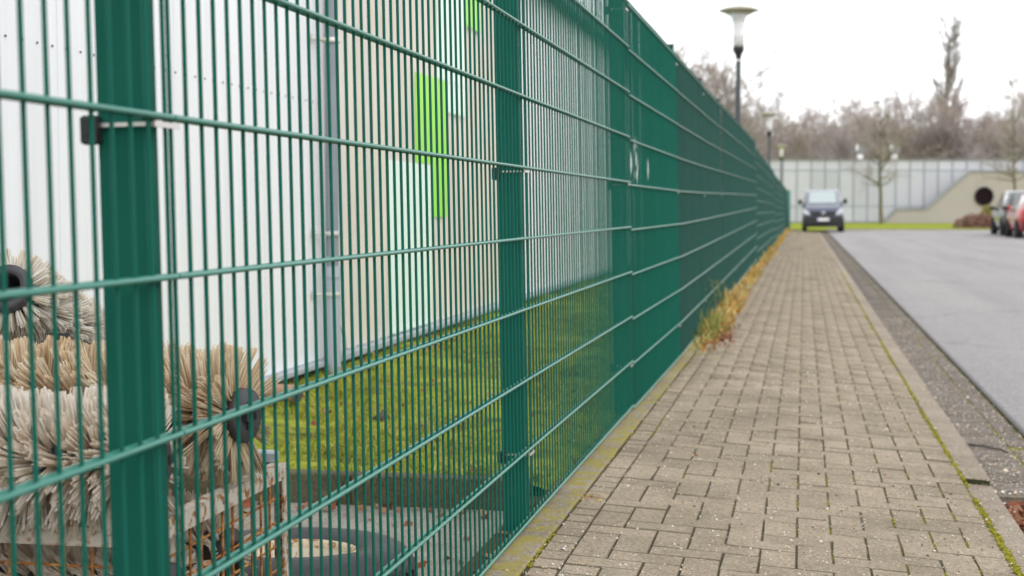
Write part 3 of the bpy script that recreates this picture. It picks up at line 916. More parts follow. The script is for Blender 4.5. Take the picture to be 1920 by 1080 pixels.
cage = empty('wire_cage', (-1.44, 2.52, 0.02))
tag(cage, "rusty pale painted wire mesh pallet cage filled with roller brushes", 'cage')
CX0, CX1, CY0, CY1, CZ, CB = -1.87, -1.02, 2.21, 2.85, 0.487, 0.20
def cb(mb, name, material, label=None):
    o = mb.build(name, material, cage); o.location = (1.44, -2.52, -0.02)
    if label: o["label"] = label
    return o
RH = 0.031
for (xa, ya, xb, yb) in ((CX1, CY0, CX1, CY1), (CX0, CY0, CX0, CY1)):
    b = MB(); b.box((xa, (ya + yb) / 2, CZ - RH / 2), (0.004, yb - ya, RH)); b.box((xa - 0.014 * (1 if xa == CX1 else -1), (ya + yb) / 2, CZ - 0.002), (0.026, yb - ya - 0.02, 0.004)); cb(b, 'rim_rail', M['cage_paint'])
for yy in (CY0, CY1):
    b = MB(); b.box(((CX0 + CX1) / 2, yy, CZ - RH / 2 - .001), (CX1 - CX0 - 0.008, 0.004, RH)); cb(b, 'rim_rail', M['cage_paint'])
for xx in (CX0, CX1):
    for yy in (CY0, CY1):
        sx = 1 if xx == CX1 else -1; sy_ = 1 if yy == CY1 else -1
        b = MB(); b.box((xx + 0.0035 * sx, yy - 0.014 * sy_, 0.25), (0.004, 0.03, 0.46)); b.box((xx - 0.012 * sx, yy + 0.0035 * sy_, 0.25), (0.028, 0.004, 0.46)); b.box((xx, yy, 0.03), (0.05, 0.05, 0.02))
        cb(b, 'corner_post', M['cage_paint'])
for k in range(13):       # side toward the fence and its opposite
    y = CY0 + 0.028 + 0.0485 * k
    for xx in (CX1 - 0.006, CX0 + 0.006):
        b = MB(); b.tube((xx, y, 0.06), (xx, y, CZ - RH), 0.0027, 0.0027, 6); cb(b, 'mesh_wire', M['cage_wire'])
for k in range(18):
    x = CX0 + 0.02 + 0.0485 * k
    b = MB(); b.tube((x, CY0 + 0.006, 0.06), (x, CY0 + 0.006, CZ - RH), 0.0027, 0.0027, 6); cb(b, 'mesh_wire', M['cage_wire'])
for k in range(8):
    z = 0.08 + 0.0485 * k
    for xx in (CX1 - 0.010, CX0 + 0.010):
        b = MB(); b.tube((xx, CY0, z), (xx, CY1, z), 0.0027, 0.0027, 6); cb(b, 'mesh_wire', M['cage_wire'])
    b = MB(); b.tube((CX0, CY0 + 0.010, z), (CX1, CY0 + 0.010, z), 0.0027, 0.0027, 6); cb(b, 'mesh_wire', M['cage_wire'])
b = MB(); b.box(((CX0 + CX1) / 2, (CY0 + CY1) / 2, CB), (CX1 - CX0 - 0.03, CY1 - CY0 - 0.03, 0.012)); cb(b, 'floor_sheet', M['cage_wire'])
b = MB(); b.box((CX1 - 0.10, CY1 + 0.002, CZ + 0.010), (0.16, 0.03, 0.025), None, 0.004); cb(b, 'folded_flap', M['pipe_light'])
for (xx, zz) in ((-1.485, 0.735), (-1.29, 0.735)):
    b = MB(); b.box((xx, 2.80, 0.61), (0.028, 0.02, 0.26)); b.box((xx, 2.80, zz), (0.034, 0.03, 0.02)); cb(b, 'upright_bracket', M['black'])

# old wheel lying on the concrete
wheel = empty('old_wheel', (-1.235, 3.50, 0.02), (rad(-3.0), rad(1.0), 0.4))
tag(wheel, "old black tyre on a rusty cream rim lying flat beside the cage", 'wheel')
ty = MB()
prof = [(0.158, 0.118), (0.163, 0.128), (0.180, 0.138), (0.215, 0.150), (0.250, 0.148), (0.278, 0.134), (0.296, 0.112), (0.302, 0.080), (0.300, 0.045), (0.286, 0.012),
        (0.25, 0.0), (0.18, 0.004), (0.156, 0.02)]
ty.lathe(prof, 56); ty.build('tyre', M['tyre'], wheel)
b = MB()
for k in range(44):
    t_ = 2 * math.pi * k / 44
    Rz = Matrix.Rotation(t_, 4, 'Z')
    b.box(Rz @ Vector((0.297, 0, 0.066)), (0.014, 0.024, 0.075), Rz @ Matrix.Rotation(0.5, 4, 'X'))
b.build('tread_lugs', M['tyre'], wheel)
b = MB(); b.lathe([(0.159, 0.117), (0.161, 0.129), (0.155, 0.132), (0.146, 0.124), (0.143, 0.11)], 48); b.build('rim_flange', M['rim_rust'], wheel)
b = MB(); b.lathe([(0.1425, 0.112), (0.136, 0.070), (0.132, 0.030), (0.118, 0.018), (0.112, 0.036), (0.100, 0.046), (0.080, 0.040), (0.050, 0.046), (0.046, 0.020), (0.001, 0.020)], 40); b.build('rim', M['rim'], wheel)

# wooden pole end near the wall
lg = MB(); lg.tube((0, 0, 0), (-0.34, 0.10, 0.0), 0.040, 0.040, 14, False); log = lg.build('wooden_pole', M['wood']); log.location = (-2.22, 6.35, 0.168)
tag(log, "short round wooden pole lying on the lawn by the white wall", 'pole')
b = MB(); b.tube((0.002, 0, 0), (0.004, -.001, 0), 0.0395, 0.038, 14); b.build('sawn_end', M['wood_end'], log)
# dark stone in the lawn
V, F = rocks(np.array([[-1.73, 6.05, 0.115]]), np.array([0.045])); st = link('stone', np_mesh('stone', V * 1.0, F, M['plinth'], True)); st.scale = (1, 1, 1)
tag(st, "dark lump of stone lying in the mossy lawn", 'stone')

# ------------------------------------------------------------------ litter, grit, moss
def leaf_bits(P, size):
    n = len(P); D = RNG.normal(0, 1, (n, 3)); D[:, 2] *= 0.35; D /= np.linalg.norm(D, axis=1, keepdims=True)
    return blades(P, D, RNG.uniform(0.7, 1.3, n) * size, RNG.uniform(0.4, 0.7, n) * size, RNG.normal(0, 0.25, (n, 3)) * np.array([1, 1, 0.5]))
L = []
n = 90; L.append(np.stack([RNG.uniform(-2.5, -0.9, n), RNG.uniform(4.55, 4.69, n), np.full(n, 0.032)], 1))
n = 40; L.append(np.stack([RNG.uniform(-2.4, -0.9, n), RNG.uniform(3.9, 4.6, n), np.full(n, 0.026)], 1))
n = 170; L.append(np.stack([RNG.uniform(-2.5, -0.9, n), RNG.uniform(4.8, 13, n), np.full(n, 0.125)], 1))
n = 60; yy = RNG.uniform(7.5, 12, n); L.append(np.stack([RNG.uniform(-2.5, -2.3, n), yy, np.full(n, 0.13)], 1))
n = 150; yy = RNG.uniform(3.4, 10, n); L.append(np.stack([RNG.uniform(-0.815, -0.78, n), yy, np.full(n, 0.078)], 1))
P = np.concatenate(L); V, F = leaf_bits(P, 0.032)
tag(link('fallen_leaves', np_mesh('fallen_leaves', V, F, M['dead_leaf'])), kind='stuff')
n = 420; P = np.stack([RNG.uniform(0.71, 0.99, n), RNG.uniform(4.98, 5.66, n), -0.140 + RNG.uniform(0, 0.035, n) + 0.0], 1)
k_ = 60; P[:k_, 1] = RNG.uniform(5.60, 5.655, k_); P[:k_, 2] = RNG.uniform(-0.11, -0.062, k_)
V, F = leaf_bits(P, 0.05); gl = link('gully_leaves', np_mesh('gully_leaves', V, F, M['dead_leaf'])); tag(gl, kind='stuff')
V, F = rocks(np.array([[0.79, 5.36, -0.085], [0.83, 5.33, -0.087]]), np.array([0.026, 0.016]))
pl = link('litter', np_mesh('litter', V, F, M['vent_white'])); tag(pl, "crumpled white scrap lying on the brown leaves in the gully", 'litter')
# grit scattered on the pavers
n = 11000
gy = 3.6 + 9.5 * RNG.random(n) ** 1.5; gx = RNG.uniform(-0.77, 0.69, n)
gz = np.array([path_z(x, y) for x, y in zip(gx, gy)]) + 0.0008
S = RNG.gamma(2.0, 0.0008, n) + 0.0007
V, F = rocks(np.stack([gx, gy, gz], 1), S)
n2 = 4500
gy2 = 5.7 + 9 * RNG.random(n2) ** 1.5; gx2 = RNG.uniform(0.69, 1.0, n2)
V2, F2 = rocks(np.stack([gx2, gy2, np.full(n2, -0.051)], 1), RNG.gamma(2.0, 0.0010, n2) + 0.0009)
tag(link('grit', np_mesh('grit', np.concatenate([V, V2]), np.concatenate([F, F2 + len(V)]), M['grit'])), kind='stuff')
# moss in the joints: along the kerb, the strip joint and paver joints
Pm, Sm = [], []
n = 5200; yy = 3.7 + 20 * RNG.random(n) ** 1.6
keep = np.sin(yy * 3.1) + np.sin(yy * 7.7 + 1) + RNG.normal(0, 0.5, n) > -1.0
yy = yy[keep]; n = len(yy)
Pm.append(np.stack([RNG.normal(0.5785, 0.0055, n), yy, np.zeros(n)], 1)); Sm.append(RNG.uniform(0.003, 0.0075, n))
n = 900; yy = 3.7 + 12 * RNG.random(n) ** 1.5; kp = (np.sin(yy * 5.3) + np.sin(yy * 2.2) > 0.1); yy = yy[kp]; n = len(yy)
Pm.append(np.stack([RNG.normal(-0.680, 0.004, n), yy, np.zeros(n)], 1)); Sm.append(RNG.uniform(0.003, 0.007, n))
n = 700; yy = 6 + 9 * RNG.random(n); kp = (np.sin(yy * 3.3) > -0.2); yy = yy[kp]; n = len(yy)
Pm.append(np.stack([RNG.normal(-0.598, 0.004, n), yy, np.zeros(n)], 1)); Sm.append(RNG.uniform(0.003, 0.006, n))
jj = []
for (cx, cy, sx, sy) in slabs:
    if sy == 2 and 3.6 < cy < 16:
        pr = 0.15 + 0.75 * max(0, min(1, (cx + 0.35) / 0.6))
        if random.random() < pr * 0.8:
            q = int(random.uniform(8, 26)); ylo = cy - CELL * random.uniform(0.2, 0.95); yhi = cy + CELL * random.uniform(0.1, 0.95)
            jj += [(cx + CELL / 2 + random.gauss(0, 0.0018), random.uniform(ylo, yhi), 0) for _ in range(q)]
jj = np.array(jj); Pm.append(jj); Sm.append(RNG.uniform(0.002, 0.0048, len(jj)))
n = 500; q = RNG.normal(0, 1, (n, 2)); Pm.append(np.stack([-0.665 + q[:, 0] * 0.03, 10.0 + q[:, 1] * 0.28, np.zeros(n)], 1)); Sm.append(RNG.uniform(0.004, 0.009, n))
P = np.concatenate(Pm); S = np.concatenate(Sm)
P[:, 2] = np.array([path_z(x, y) for x, y in zip(P[:, 0], P[:, 1])]) - 0.0028 + 0.003 * (P[:, 0] > 0.56)
V, F = rocks(P, S)
tag(link('joint_moss', np_mesh('joint_moss', V, F, M['moss'], True)), kind='stuff')
# twig in the gutter, dry twigs on the paving
b = MB(); b.path([(0.728, 6.845, -0.046), (0.752, 6.80, -0.044), (0.78, 6.79, -0.043), (0.81, 6.735, -0.043), (0.845, 6.70, -0.044), (0.865, 6.64, -0.046)], 0.0042, 6)
tag(b.build('twig', M['wood_end']), "single dark twig lying across the gutter stones", 'twig')
b = MB()
rr = random.Random(5)
for k in range(20):
    x, y = -0.56 + rr.gauss(0, 0.045), 5.80 + rr.gauss(0, 0.07)
    a_ = rr.uniform(-0.7, 0.7); l_ = rr.uniform(0.03, 0.11); z = path_z(x, y)
    p0 = Vector((x, y, z + 0.002)); p1 = p0 + Vector((math.cos(a_) * l_ * .5, math.sin(a_) * l_ * .5, rr.uniform(0.002, 0.03))); p2 = p1 + Vector((math.cos(a_ + .4) * l_ * .5, math.sin(a_ + .4) * l_ * .5, rr.uniform(-0.004, 0.01)))
    b.path([p0, p1, p2], 0.0008, 4)
tag(b.build('dry_twigs', M['twig_red']), kind='stuff')
n = 70; P = np.stack([RNG.normal(-0.655, 0.018, n), RNG.normal(4.62, 0.03, n), np.zeros(n)], 1); P[:, 2] = path_z(-0.655, 4.62)
D = RNG.normal(0, 1, (n, 3)); D[:, 2] = np.abs(D[:, 2]) * .6; D /= np.linalg.norm(D, axis=1, keepdims=True)
V, F = blades(P, D, RNG.uniform(0.008, 0.022, n), RNG.uniform(0.002, 0.004, n), RNG.normal(0, 0.3, (n, 3)))
tag(link('dry_tuft', np_mesh('dry_tuft', V, F, M['weed'])), kind='stuff')

# weeds along the fence foot
def weed_patch(n, yc, ys_, xc, xs_, hmin, hmax, w):
    y = RNG.normal(yc, ys_, n); x = np.clip(RNG.normal(xc, xs_, n), -0.80, -0.30)
    P = np.stack([x, y, np.array([path_z(a, c) for a, c in zip(x, y)])], 1)
    D = RNG.normal(0, 0.5, (n, 3)); D[:, 2] = 1; D /= np.linalg.norm(D, axis=1, keepdims=True)
    return blades(P, D, RNG.uniform(hmin, hmax, n), RNG.uniform(0.6, 1.4, n) * w, RNG.normal(0, 0.4, (n, 3)))
clump = empty('weed_clump', (-0.66, 11.6, path_z(-0.66, 11.6)))
tag(clump, "big clump of dry orange and green weeds growing at the fence foot", 'plant')
def wc(VF, name, material):
    V, F = VF; o = link(name, np_mesh(name, V - np.array(clump.location), F, material), clump); tag(o, kind='stuff')
wc(weed_patch(850, 11.8, 0.75, -0.665, 0.050, 0.025, 0.09, 0.020), 'dry_foliage', M['weed'])
wc(weed_patch(420, 11.2, 0.5, -0.69, 0.04, 0.05, 0.16, 0.010), 'green_foliage', M['weed_green'])
wc(weed_patch(330, 11.0, 0.35, -0.62, 0.055, 0.02, 0.05, 0.022), 'dead_leaves', M['dead_leaf'])
b = MB()
for k in range(9):
    x, y = -0.70 + rr.gauss(0, .03), 12.3 + rr.gauss(0, .5); h = rr.uniform(0.25, 0.42)
    p0 = Vector((x, y, 0.06)); p1 = p0 + Vector((rr.gauss(0, .03), rr.gauss(0, .05), h * .6)); p2 = p1 + Vector((rr.gauss(0, .05), rr.gauss(0, .08), h * .4))
    b.path([p0, p1, p2], 0.0022, 4)
    for q in range(8):
        c = p1.lerp(p2, q / 8 + .1); b.tube(c, c + Vector((rr.gauss(0, .02), rr.gauss(0, .03), .015)), 0.004, 0.001, 4)
o = b.build('dry_stalks', M['weed_green'], clump); o.location = -clump.location; tag(o, kind='stuff')
VV, FF, off = [], [], 0
for k in range(230):
    yc = 13.0 + 55 * (k / 230) ** 1.25 + random.gauss(0, 0.15)
    gap = 0.25 + 0.75 * abs(math.sin(yc * 0.55) * math.cos(yc * 0.21))
    V, F = weed_patch(int(5 + 26 * gap), yc, 0.16, -0.685, 0.030 + .02 * gap, 0.025, 0.05 + 0.075 * gap, 0.02 + 0.0004 * yc)
    VV.append(V); FF.append(F + off); off += len(V)
tag(link('weeds', np_mesh('weeds', np.concatenate(VV), np.concatenate(FF), M['weed'])), kind='stuff')

# ------------------------------------------------------------------ street lamps
b = MB(); b.lathe([(0.001, 0.02), (0.05, 0.02), (0.05, 0.35), (0.048, 0.7), (0.042, 3.52)], 14); me_pole = b.mesh('pole', M['lamp_pole'])
b = MB(); b.lathe([(0.044, 3.54), (0.05, 3.60), (0.075, 3.65), (0.092, 3.69), (0.095, 3.74), (0.09, 3.745), (0.001, 3.745)], 18); me_col = b.mesh('collar', M['lamp_dark'])
b = MB(); b.lathe([(0.001, 3.75), (0.088, 3.75), (0.096, 3.95), (0.100, 4.12), (0.116, 4.21), (0.180, 4.265)], 20); me_gl = b.mesh('diffuser', M['lamp_glass'])
b = MB(); b.lathe([(0.05, 4.26), (0.185, 4.262), (0.235, 4.292), (0.318, 4.318), (0.330, 4.326), (0.318, 4.336), (0.22, 4.372), (0.10, 4.395), (0.001, 4.40)], 28); me_lc = b.mesh('canopy', M['lamp_cap'])
for (x, y, lab) in ((-1.075, 24.8, "nearest mushroom street lamp standing tall above the fence"), (-1.20, 52.4, "second mushroom street lamp between the tall one and the far one"),
                    (-1.19, 79.5, "farthest mushroom street lamp near the glass wall")):
    o = empty('street_lamp', (x, y, -0.13)); tag(o, lab, 'street lamp', 'mushroom lamps along the fence')
    for nm, me in (('pole', me_pole), ('collar', me_col), ('diffuser', me_gl), ('canopy', me_lc)): link(nm, me, o)

# ------------------------------------------------------------------ far glass hall (faces the street end)
def cpt(px, zc, z=0.0):
    xc = (px - 960) * zc / 2806
    return Vector((-math.sin(YAW) * zc + math.cos(YAW) * xc, math.cos(YAW) * zc + math.sin(YAW) * xc, z))
GD = 101.0
go = cpt(1440, GD); glass_hall = empty('glass_hall', (go.x, go.y, -0.04), (0, 0, YAW))
tag(glass_hall, "long pale glass-walled hall with slim mullions across the end of the street", 'building')
PX = 26.4 * GD / 2806
NC = 27
GH = 4.26
b = MB(); b.box((NC * PX / 2 - 4, 4.2, GH / 2 - 0.05), (NC * PX + 8, 8, GH - 0.1)); b.build('hall_core', M['coping'], glass_hall)
rows = ((0.10, 1.08), (1.14, 3.50), (3.56, 4.20))
pane_me = []
for (z0, z1) in rows:
    b = MB(); b.box((0, 0, (z0 + z1) / 2), (PX - 0.075, 0.05, z1 - z0)); pane_me.append(b.mesh('pane', M['pane']))
b = MB(); b.box((0, -0.01, GH / 2), (0.085, 0.14, GH - 0.06)); me_mul = b.mesh('mullion', M['mullion'])
for k in range(-4, NC + 1):
    if k < NC:
        for me in pane_me:
            o = link('pane', me, glass_hall); o.location = (k * PX + PX / 2, 0.0, 0)
    o = link('mullion', me_mul, glass_hall); o.location = (k * PX, 0.02, 0)
for z in (1.11, 3.53):
    b = MB(); b.box((NC * PX / 2 - 2, 0.01, z), (NC * PX + 5, 0.11, 0.07)); b.build('transom', M['mullion'], glass_hall)
b = MB(); b.box((NC * PX / 2 - 2, 0.02, GH - 0.005), (NC * PX + 5, 0.30, 0.07)); b.build('roof_edge', M['coping'], glass_hall)
b = MB(); b.box((NC * PX / 2 - 2, -0.02, 0.02), (NC * PX + 5, 0.2, 0.13)); b.build('base_sill', M['coping'], glass_hall)
for px in (1618, 1683):
    p = (px - 1440) * GD / 2806
    o = empty('roof_vent', go + Vector((math.cos(YAW) * p - math.sin(YAW) * 1.2, math.sin(YAW) * p + math.cos(YAW) * 1.2, GH - 0.05)), (0, 0, YAW))
    tag(o, "twin-capped vent on the glass hall roof left of the street tree" if px < 1650 else "twin-capped vent on the glass hall roof right of the street tree", 'vent', 'roof vents')
    b = MB(); b.box((0.0, 0, 0.22), (0.34, 0.34, 0.44), None, 0.03); b.build('base', M['vent_white'], o)
    b = MB(); b.box((0.08, 0, 0.66), (0.44, 0.5, 0.44), None, 0.05); b.build('hood', M['vent'], o)
    b = MB(); b.box((-0.20, 0, 0.84), (0.10, 0.42, 0.42), None, 0.02); b.build('flap', M['vent_white'], o)

# beige concrete wing wall with a round opening
BD = 99.2
def bx(px): return (px - 1440) * BD / 2806
def bz(py): return 1.04 - (py - 389) * BD / 2806
bo = cpt(1440, BD); wing = empty('concrete_wall', (bo.x, bo.y, -0.04), (0, 0, YAW))
tag(wing, "beige concrete wall with a sloping top and round dark window before the glass hall", 'wall')
poly = [(bx(1656), 0.0), (bx(1680), bz(393)), (bx(1737), bz(392)), (bx(1817), bz(322)), (bx(2140), bz(326)), (bx(2140), 0.0)]
b = MB(); b.prism(poly, 'y', 0.0, 0.5); b.build('wall_slab', M['beige'], wing)
b = MB()
for (p, q) in zip(poly[:-2], poly[1:-1]):
    dx, dz = q[0] - p[0], q[1] - p[1]; ll = math.hypot(dx, dz); ang = math.atan2(dz, dx)
    b.box(((p[0] + q[0]) / 2, 0.24, (p[1] + q[1]) / 2 + 0.02), (ll, 0.62, 0.10), Matrix.Rotation(-ang, 4, 'Y'))
b.build('coping', M['coping'], wing)
rw = empty('round_window', (bx(1843), -0.02, bz(368)), parent=wing)
Rx = Matrix.Rotation(math.pi / 2, 4, 'X')
b = MB(); b.lathe([(0.54, -0.02), (0.54, 0.10), (0.62, 0.10), (0.62, -0.02)], 36, (0, 0, 0), Rx); b.build('frame', M['ring'], rw)
b = MB(); b.lathe([(0.0005, 0.03), (0.545, 0.03)], 36, (0, 0, 0), Rx); b.build('pane', M['dark_glass'], rw)

# ------------------------------------------------------------------ trees
def grow(rg, p, d, L, r, lev, maxlev, out, up=0.25, nb=(3, 5), spread=0.75, ratio=0.62):
    segs = 3 if lev < maxlev else 2
    pos = np.array(p, float); dr = np.array(d, float)
    pts = [pos.copy()]; dirs = []
    for s in range(segs):
        dr = dr + rg.normal(0, 0.13, 3) + np.array([0, 0, up * 0.25]); dr /= np.linalg.norm(dr)
        nxt = pos + dr * L / segs
        r0 = r * (1 - 0.75 * s / segs) if lev else r * (1 - 0.6 * s / segs); r1 = r * (1 - 0.75 * (s + 1) / segs) if lev else r * (1 - 0.6 * (s + 1) / segs)
        out.append((pos.copy(), nxt.copy(), r0, max(r1, 0.002), lev)); pos = nxt; pts.append(pos.copy()); dirs.append(dr.copy())
    if lev >= maxlev: return
    for k in range(rg.integers(nb[0], nb[1] + 1)):
        t_ = rg.uniform(0.25, 1.0) * segs; i = min(int(t_), segs - 1)
        q = pts[i] + (pts[i + 1] - pts[i]) * (t_ - i)
        ax = rg.normal(0, 1, 3); ax -= dirs[i] * ax.dot(dirs[i]); ax /= np.linalg.norm(ax)
        nd = dirs[i] * (1 - spread * rg.uniform(.4, .9)) + ax * spread + np.array([0, 0, up]); nd /= np.linalg.norm(nd)
        grow(rg, q, nd, L * ratio * rg.uniform(0.75, 1.2), r * 0.42 * (1 - 0.4 * t_ / segs) + 0.002, lev + 1, maxlev, out, up, nb, spread, ratio)
def tree_meshes(seed, kind, tw, minr=0.010, bark=None):
    rg = np.random.default_rng(seed); out = []
    if kind == 'wood':
        for st_ in range(rg.integers(1, 4)):
            grow(rg, (rg.normal(0, .5), rg.normal(0, .5), 0), (rg.normal(0, .16), rg.normal(0, .16), 1), 6.4 * rg.uniform(.7, 1.0), 0.16, 0, 4, out, 0.28, (4, 6), 0.72, 0.56)
    elif kind == 'poplar':
        H_ = 20.0; pos = np.zeros(3); trunk_pts = [pos]
        for s in range(12):
            nx_ = pos + np.array([rg.normal(0, .06), rg.normal(0, .06), H_ / 12])
            out.append((pos.copy(), nx_.copy(), 0.23 * (1 - s / 12.6), 0.23 * (1 - (s + 1) / 12.6), 0)); pos = nx_; trunk_pts.append(pos)
        for k in range(46):
            z = 3.0 + 14.5 * (k + rg.random()) / 46; th = rg.uniform(0, 6.28)
            reach = rg.uniform(0.5, 1.35) * (1.15 - 0.75 * z / H_); Lb = rg.uniform(2.6, 5.2) * (1 - 0.5 * z / H_)
            q0 = np.array([0, 0, z]); prev = q0; rr0 = 0.075 * (1.1 - z / H_)
            for q in range(1, 6):
                f_ = q / 5
                cur = q0 + np.array([math.cos(th) * reach * (f_ ** 0.55), math.sin(th) * reach * (f_ ** 0.55), Lb * f_]) + rg.normal(0, 0.07, 3)
                out.append((prev.copy(), cur.copy(), rr0 * (1.15 - f_) + .02, rr0 * (1.0 - f_ * .8) + 0.015, 1))
                for w in range(4):
                    d_ = np.array([math.cos(th) + rg.normal(0, .7), math.sin(th) + rg.normal(0, .7), 2.2]); d_ /= np.linalg.norm(d_)
                    p_ = prev + (cur - prev) * rg.random()
                    out.append((p_, p_ + d_ * rg.uniform(.5, 1.2), 0.024, 0.016, 3))
                prev = cur
    elif kind == 'street':
        pos = np.zeros(3); H_ = 7.6
        for s in range(8):
            nx_ = pos + np.array([rg.normal(0, .05), rg.normal(0, .05), H_ / 8]); out.append((pos.copy(), nx_.copy(), 0.14 * (1 - s / 8.4), 0.14 * (1 - (s + 1) / 8.4), 0))
            if s >= 2:
                for k in range(5):
                    th = rg.uniform(0, 6.28); t_ = rg.random(); q = pos + (nx_ - pos) * t_
                    hh = q[2] / H_
                    Lb = 2.6 * (1.10 - hh) ** 0.7 * rg.uniform(.6, 1.1)
                    grow(rg, q, (math.cos(th), math.sin(th), 0.05 + 1.0 * hh), Lb, 0.05 * (1.25 - hh), 1, 3, out, 0.16, (4, 6), 0.66, 0.55)
            pos = nx_
    elif kind == 'spruce':
        pos = np.zeros(3); H_ = 9.0
        out.append((pos, np.array([0, 0, H_]), 0.12, 0.02, 0))
        for k in range(150):
            z = 1 + (H_ - 1.2) * rg.random(); th = rg.uniform(0, 6.28); Lb = 1.9 * (1 - z / H_) + 0.25
            grow(rg, (0, 0, z), (math.cos(th), math.sin(th), -0.1), Lb, 0.03, 3, 4, out, -0.05, (10, 14), 0.6, 0.4)
    lev = np.array([o[4] for o in out]); A = np.array([o[0] for o in out]); B = np.array([o[1] for o in out]); r0 = np.array([o[2] for o in out]); r1 = np.array([o[3] for o in out])
    big = lev <= 1
    V, F = prisms(A[big], B[big], np.maximum(r0[big], minr), np.maximum(r1[big], minr), 6, False)
    tm = np_mesh('trunk', V, F, bark or M['bark'], True)
    V, F = prisms(A[~big], B[~big], np.maximum(r0[~big], minr), np.maximum(r1[~big], minr * 0.8), 3)
    cm = np_mesh('crown', V, F, tw)
    return tm, cm
def tree(name, meshes, loc, s, rz, label, group=None):
    o = empty(name, loc, (0, 0, rz)); o.scale = s if isinstance(s, tuple) else (s, s, s)
    tag(o, label, 'tree', group)
    link('trunk', meshes[0], o); link('crown', meshes[1], o)
    return o
wood = [tree_meshes(20 + k, 'wood', M[('twig', 'twig_red', 'twig_red', 'twig', 'twig_green')[k]], 0.020) for k in range(5)]
rt = random.Random(9)
for k in range(54):
    px = 1330 + 690 * (k + rt.random()) / 54
    zc = rt.choice((112, 120, 130, 142, 155)) + rt.uniform(-3, 3)
    p = cpt(px, zc, -0.1)
    top = 205 + 14 * math.sin(px * 0.031) + rt.uniform(-26, 26)      # tree height from the wood's skyline
    Hh = (389 - top) * zc / 2806 + 1.1
    s_ = Hh / 10.0
    tree('bare_tree', rt.choice(wood), p, (s_ * 0.95, s_ * 0.95, s_), rt.uniform(0, 6.28), "bare brown tree in the wood rising behind the glass hall", "trees of the wood behind the hall")
pop = tree_meshes(40, 'poplar', M['bark'], 0.016)
tree('poplar_tree', pop, cpt(1775, 160, -0.1), (1.55, 1.55, 1.09), 0.4, "tall slender bare poplar towering over the wood")
stm = tree_meshes(41, 'street', M['twig'], 0.014, M['bark_moss'])
tree('street_tree', stm, cpt(1652, 95, -0.03), (1.0, 1.0, 0.98), 0.3, "young bare tree with mossy trunk standing alone before the glass hall")
tree('street_tree', stm, cpt(1903, 90, -0.03), (0.92, 0.92, 1.08), 0.9, "young bare tree rising behind the dark parked car")
spr = tree_meshes(42, 'spruce', M['twig_red'], 0.02)
tree('larch_tree', spr, cpt(1814, 118, -0.1), (0.85, 0.85, 0.72), 0, "small dark conical tree in front of the wood beside the poplar")
tree('bare_tree', wood[0], cpt(1345, 68, -0.1), (0.95, 0.95, 0.92), 1.2, "bare tree behind the fence, its crown just left of the tallest lamp")
tree('bare_tree', wood[3], cpt(1300, 78, -0.1), (0.85, 0.85, 0.98), 3.2, "bare tree behind the fence farther left of the tallest lamp")
# low hedge and shrub by the parked cars
def bushmass(n, c, r, size, material, name):
    u = RNG.normal(0, 1, (n, 3)); u /= np.linalg.norm(u, axis=1, keepdims=True); u *= (RNG.random(n) ** 0.35)[:, None]
    u[:, 2] = np.abs(u[:, 2])
    P = np.array(c) + u * np.array(r) * (1 + 0.05 * np.sin(u[:, :1] * 13))
    D = RNG.normal(0, 1, (n, 3)); D[:, 2] = np.abs(D[:, 2]); D /= np.linalg.norm(D, axis=1, keepdims=True)
    return np_mesh(name, *blades(P - np.array(c), D, RNG.uniform(.6, 1.4, n) * size, RNG.uniform(.4, .8, n) * size, RNG.normal(0, .4, (n, 3))), material)
hp = cpt(1836, 76, -0.06)
hed = link('hedge', bushmass(5200, (0, 0, 0), (1.35, 0.7, 0.76), 0.07, M['hedge'], 'hedge')); hed.location = hp; hed.rotation_euler = (0, 0, YAW)
tag(hed, "low rounded brown hedge beside the dark parked car", 'hedge')
sp_ = cpt(1852, 80, -0.06)
shr = link('shrub', bushmass(2600, (0, 0, 0), (0.62, 0.5, 1.16), 0.09, M['shrub'], 'shrub')); shr.location = sp_
tag(shr, "yellow green shrub behind the brown hedge", 'shrub')

# ------------------------------------------------------------------ cars
def interp_ring(st):
    """station (y, zb, zs, zt, wb, ws, wt) -> half ring points from bottom centre to top centre"""
    y, zb, zs, zt, wb, ws, wt = st
    return [(0, y, zb), (wb * 0.92, y, zb), (wb, y, zb + 0.09), (ws, y, zb + (zs - zb) * 0.55), (ws * 0.99, y, zs), (wt, y, zt - 0.05), (wt * 0.86, y, zt), (0, y, zt)]
def car_body(stations):
    P, F = [], []
    rings = []
    for st in stations:
        h = interp_ring(st)
        ring = h + [(-x, y, z) for (x, y, z) in reversed(h[1:-1])]
        rings.append(ring); P += ring
    n = len(rings[0])
    for i in range(len(rings) - 1):
        for k in range(n):
            F.append((i * n + k, i * n + (k + 1) % n, (i + 1) * n + (k + 1) % n, (i + 1) * n + k))
    F.append(tuple(range(n))); F.append(tuple((len(rings) - 1) * n + k for k in reversed(range(n))))
    b = MB(); b.add(P, F, True); return b, rings
def lerp3(a, b, t): return Vector(a).lerp(Vector(b), t)
def patch(c0, c1, c2, c3, ins=0.06, push=0.008, t=0.006):
    """thin glazed panel over a quad of the body, set slightly proud of it"""
    c = [Vector(x) for x in (c0, c1, c2, c3)]
    q = [c[0].lerp(c[2], ins), c[1].lerp(c[3], ins), c[2].lerp(c[0], ins), c[3].lerp(c[1], ins)]
    nrm = (c[1] - c[0]).cross(c[3] - c[0]).normalized()
    b = MB(); o = [x + nrm * push for x in q]; i_ = [x + nrm * (push - t) for x in q]
    b.add(o + i_, [(0, 1, 2, 3), (7, 6, 5, 4), (0, 4, 5, 1), (1, 5, 6, 2), (2, 6, 7, 3), (3, 7, 4, 0)])
    return b
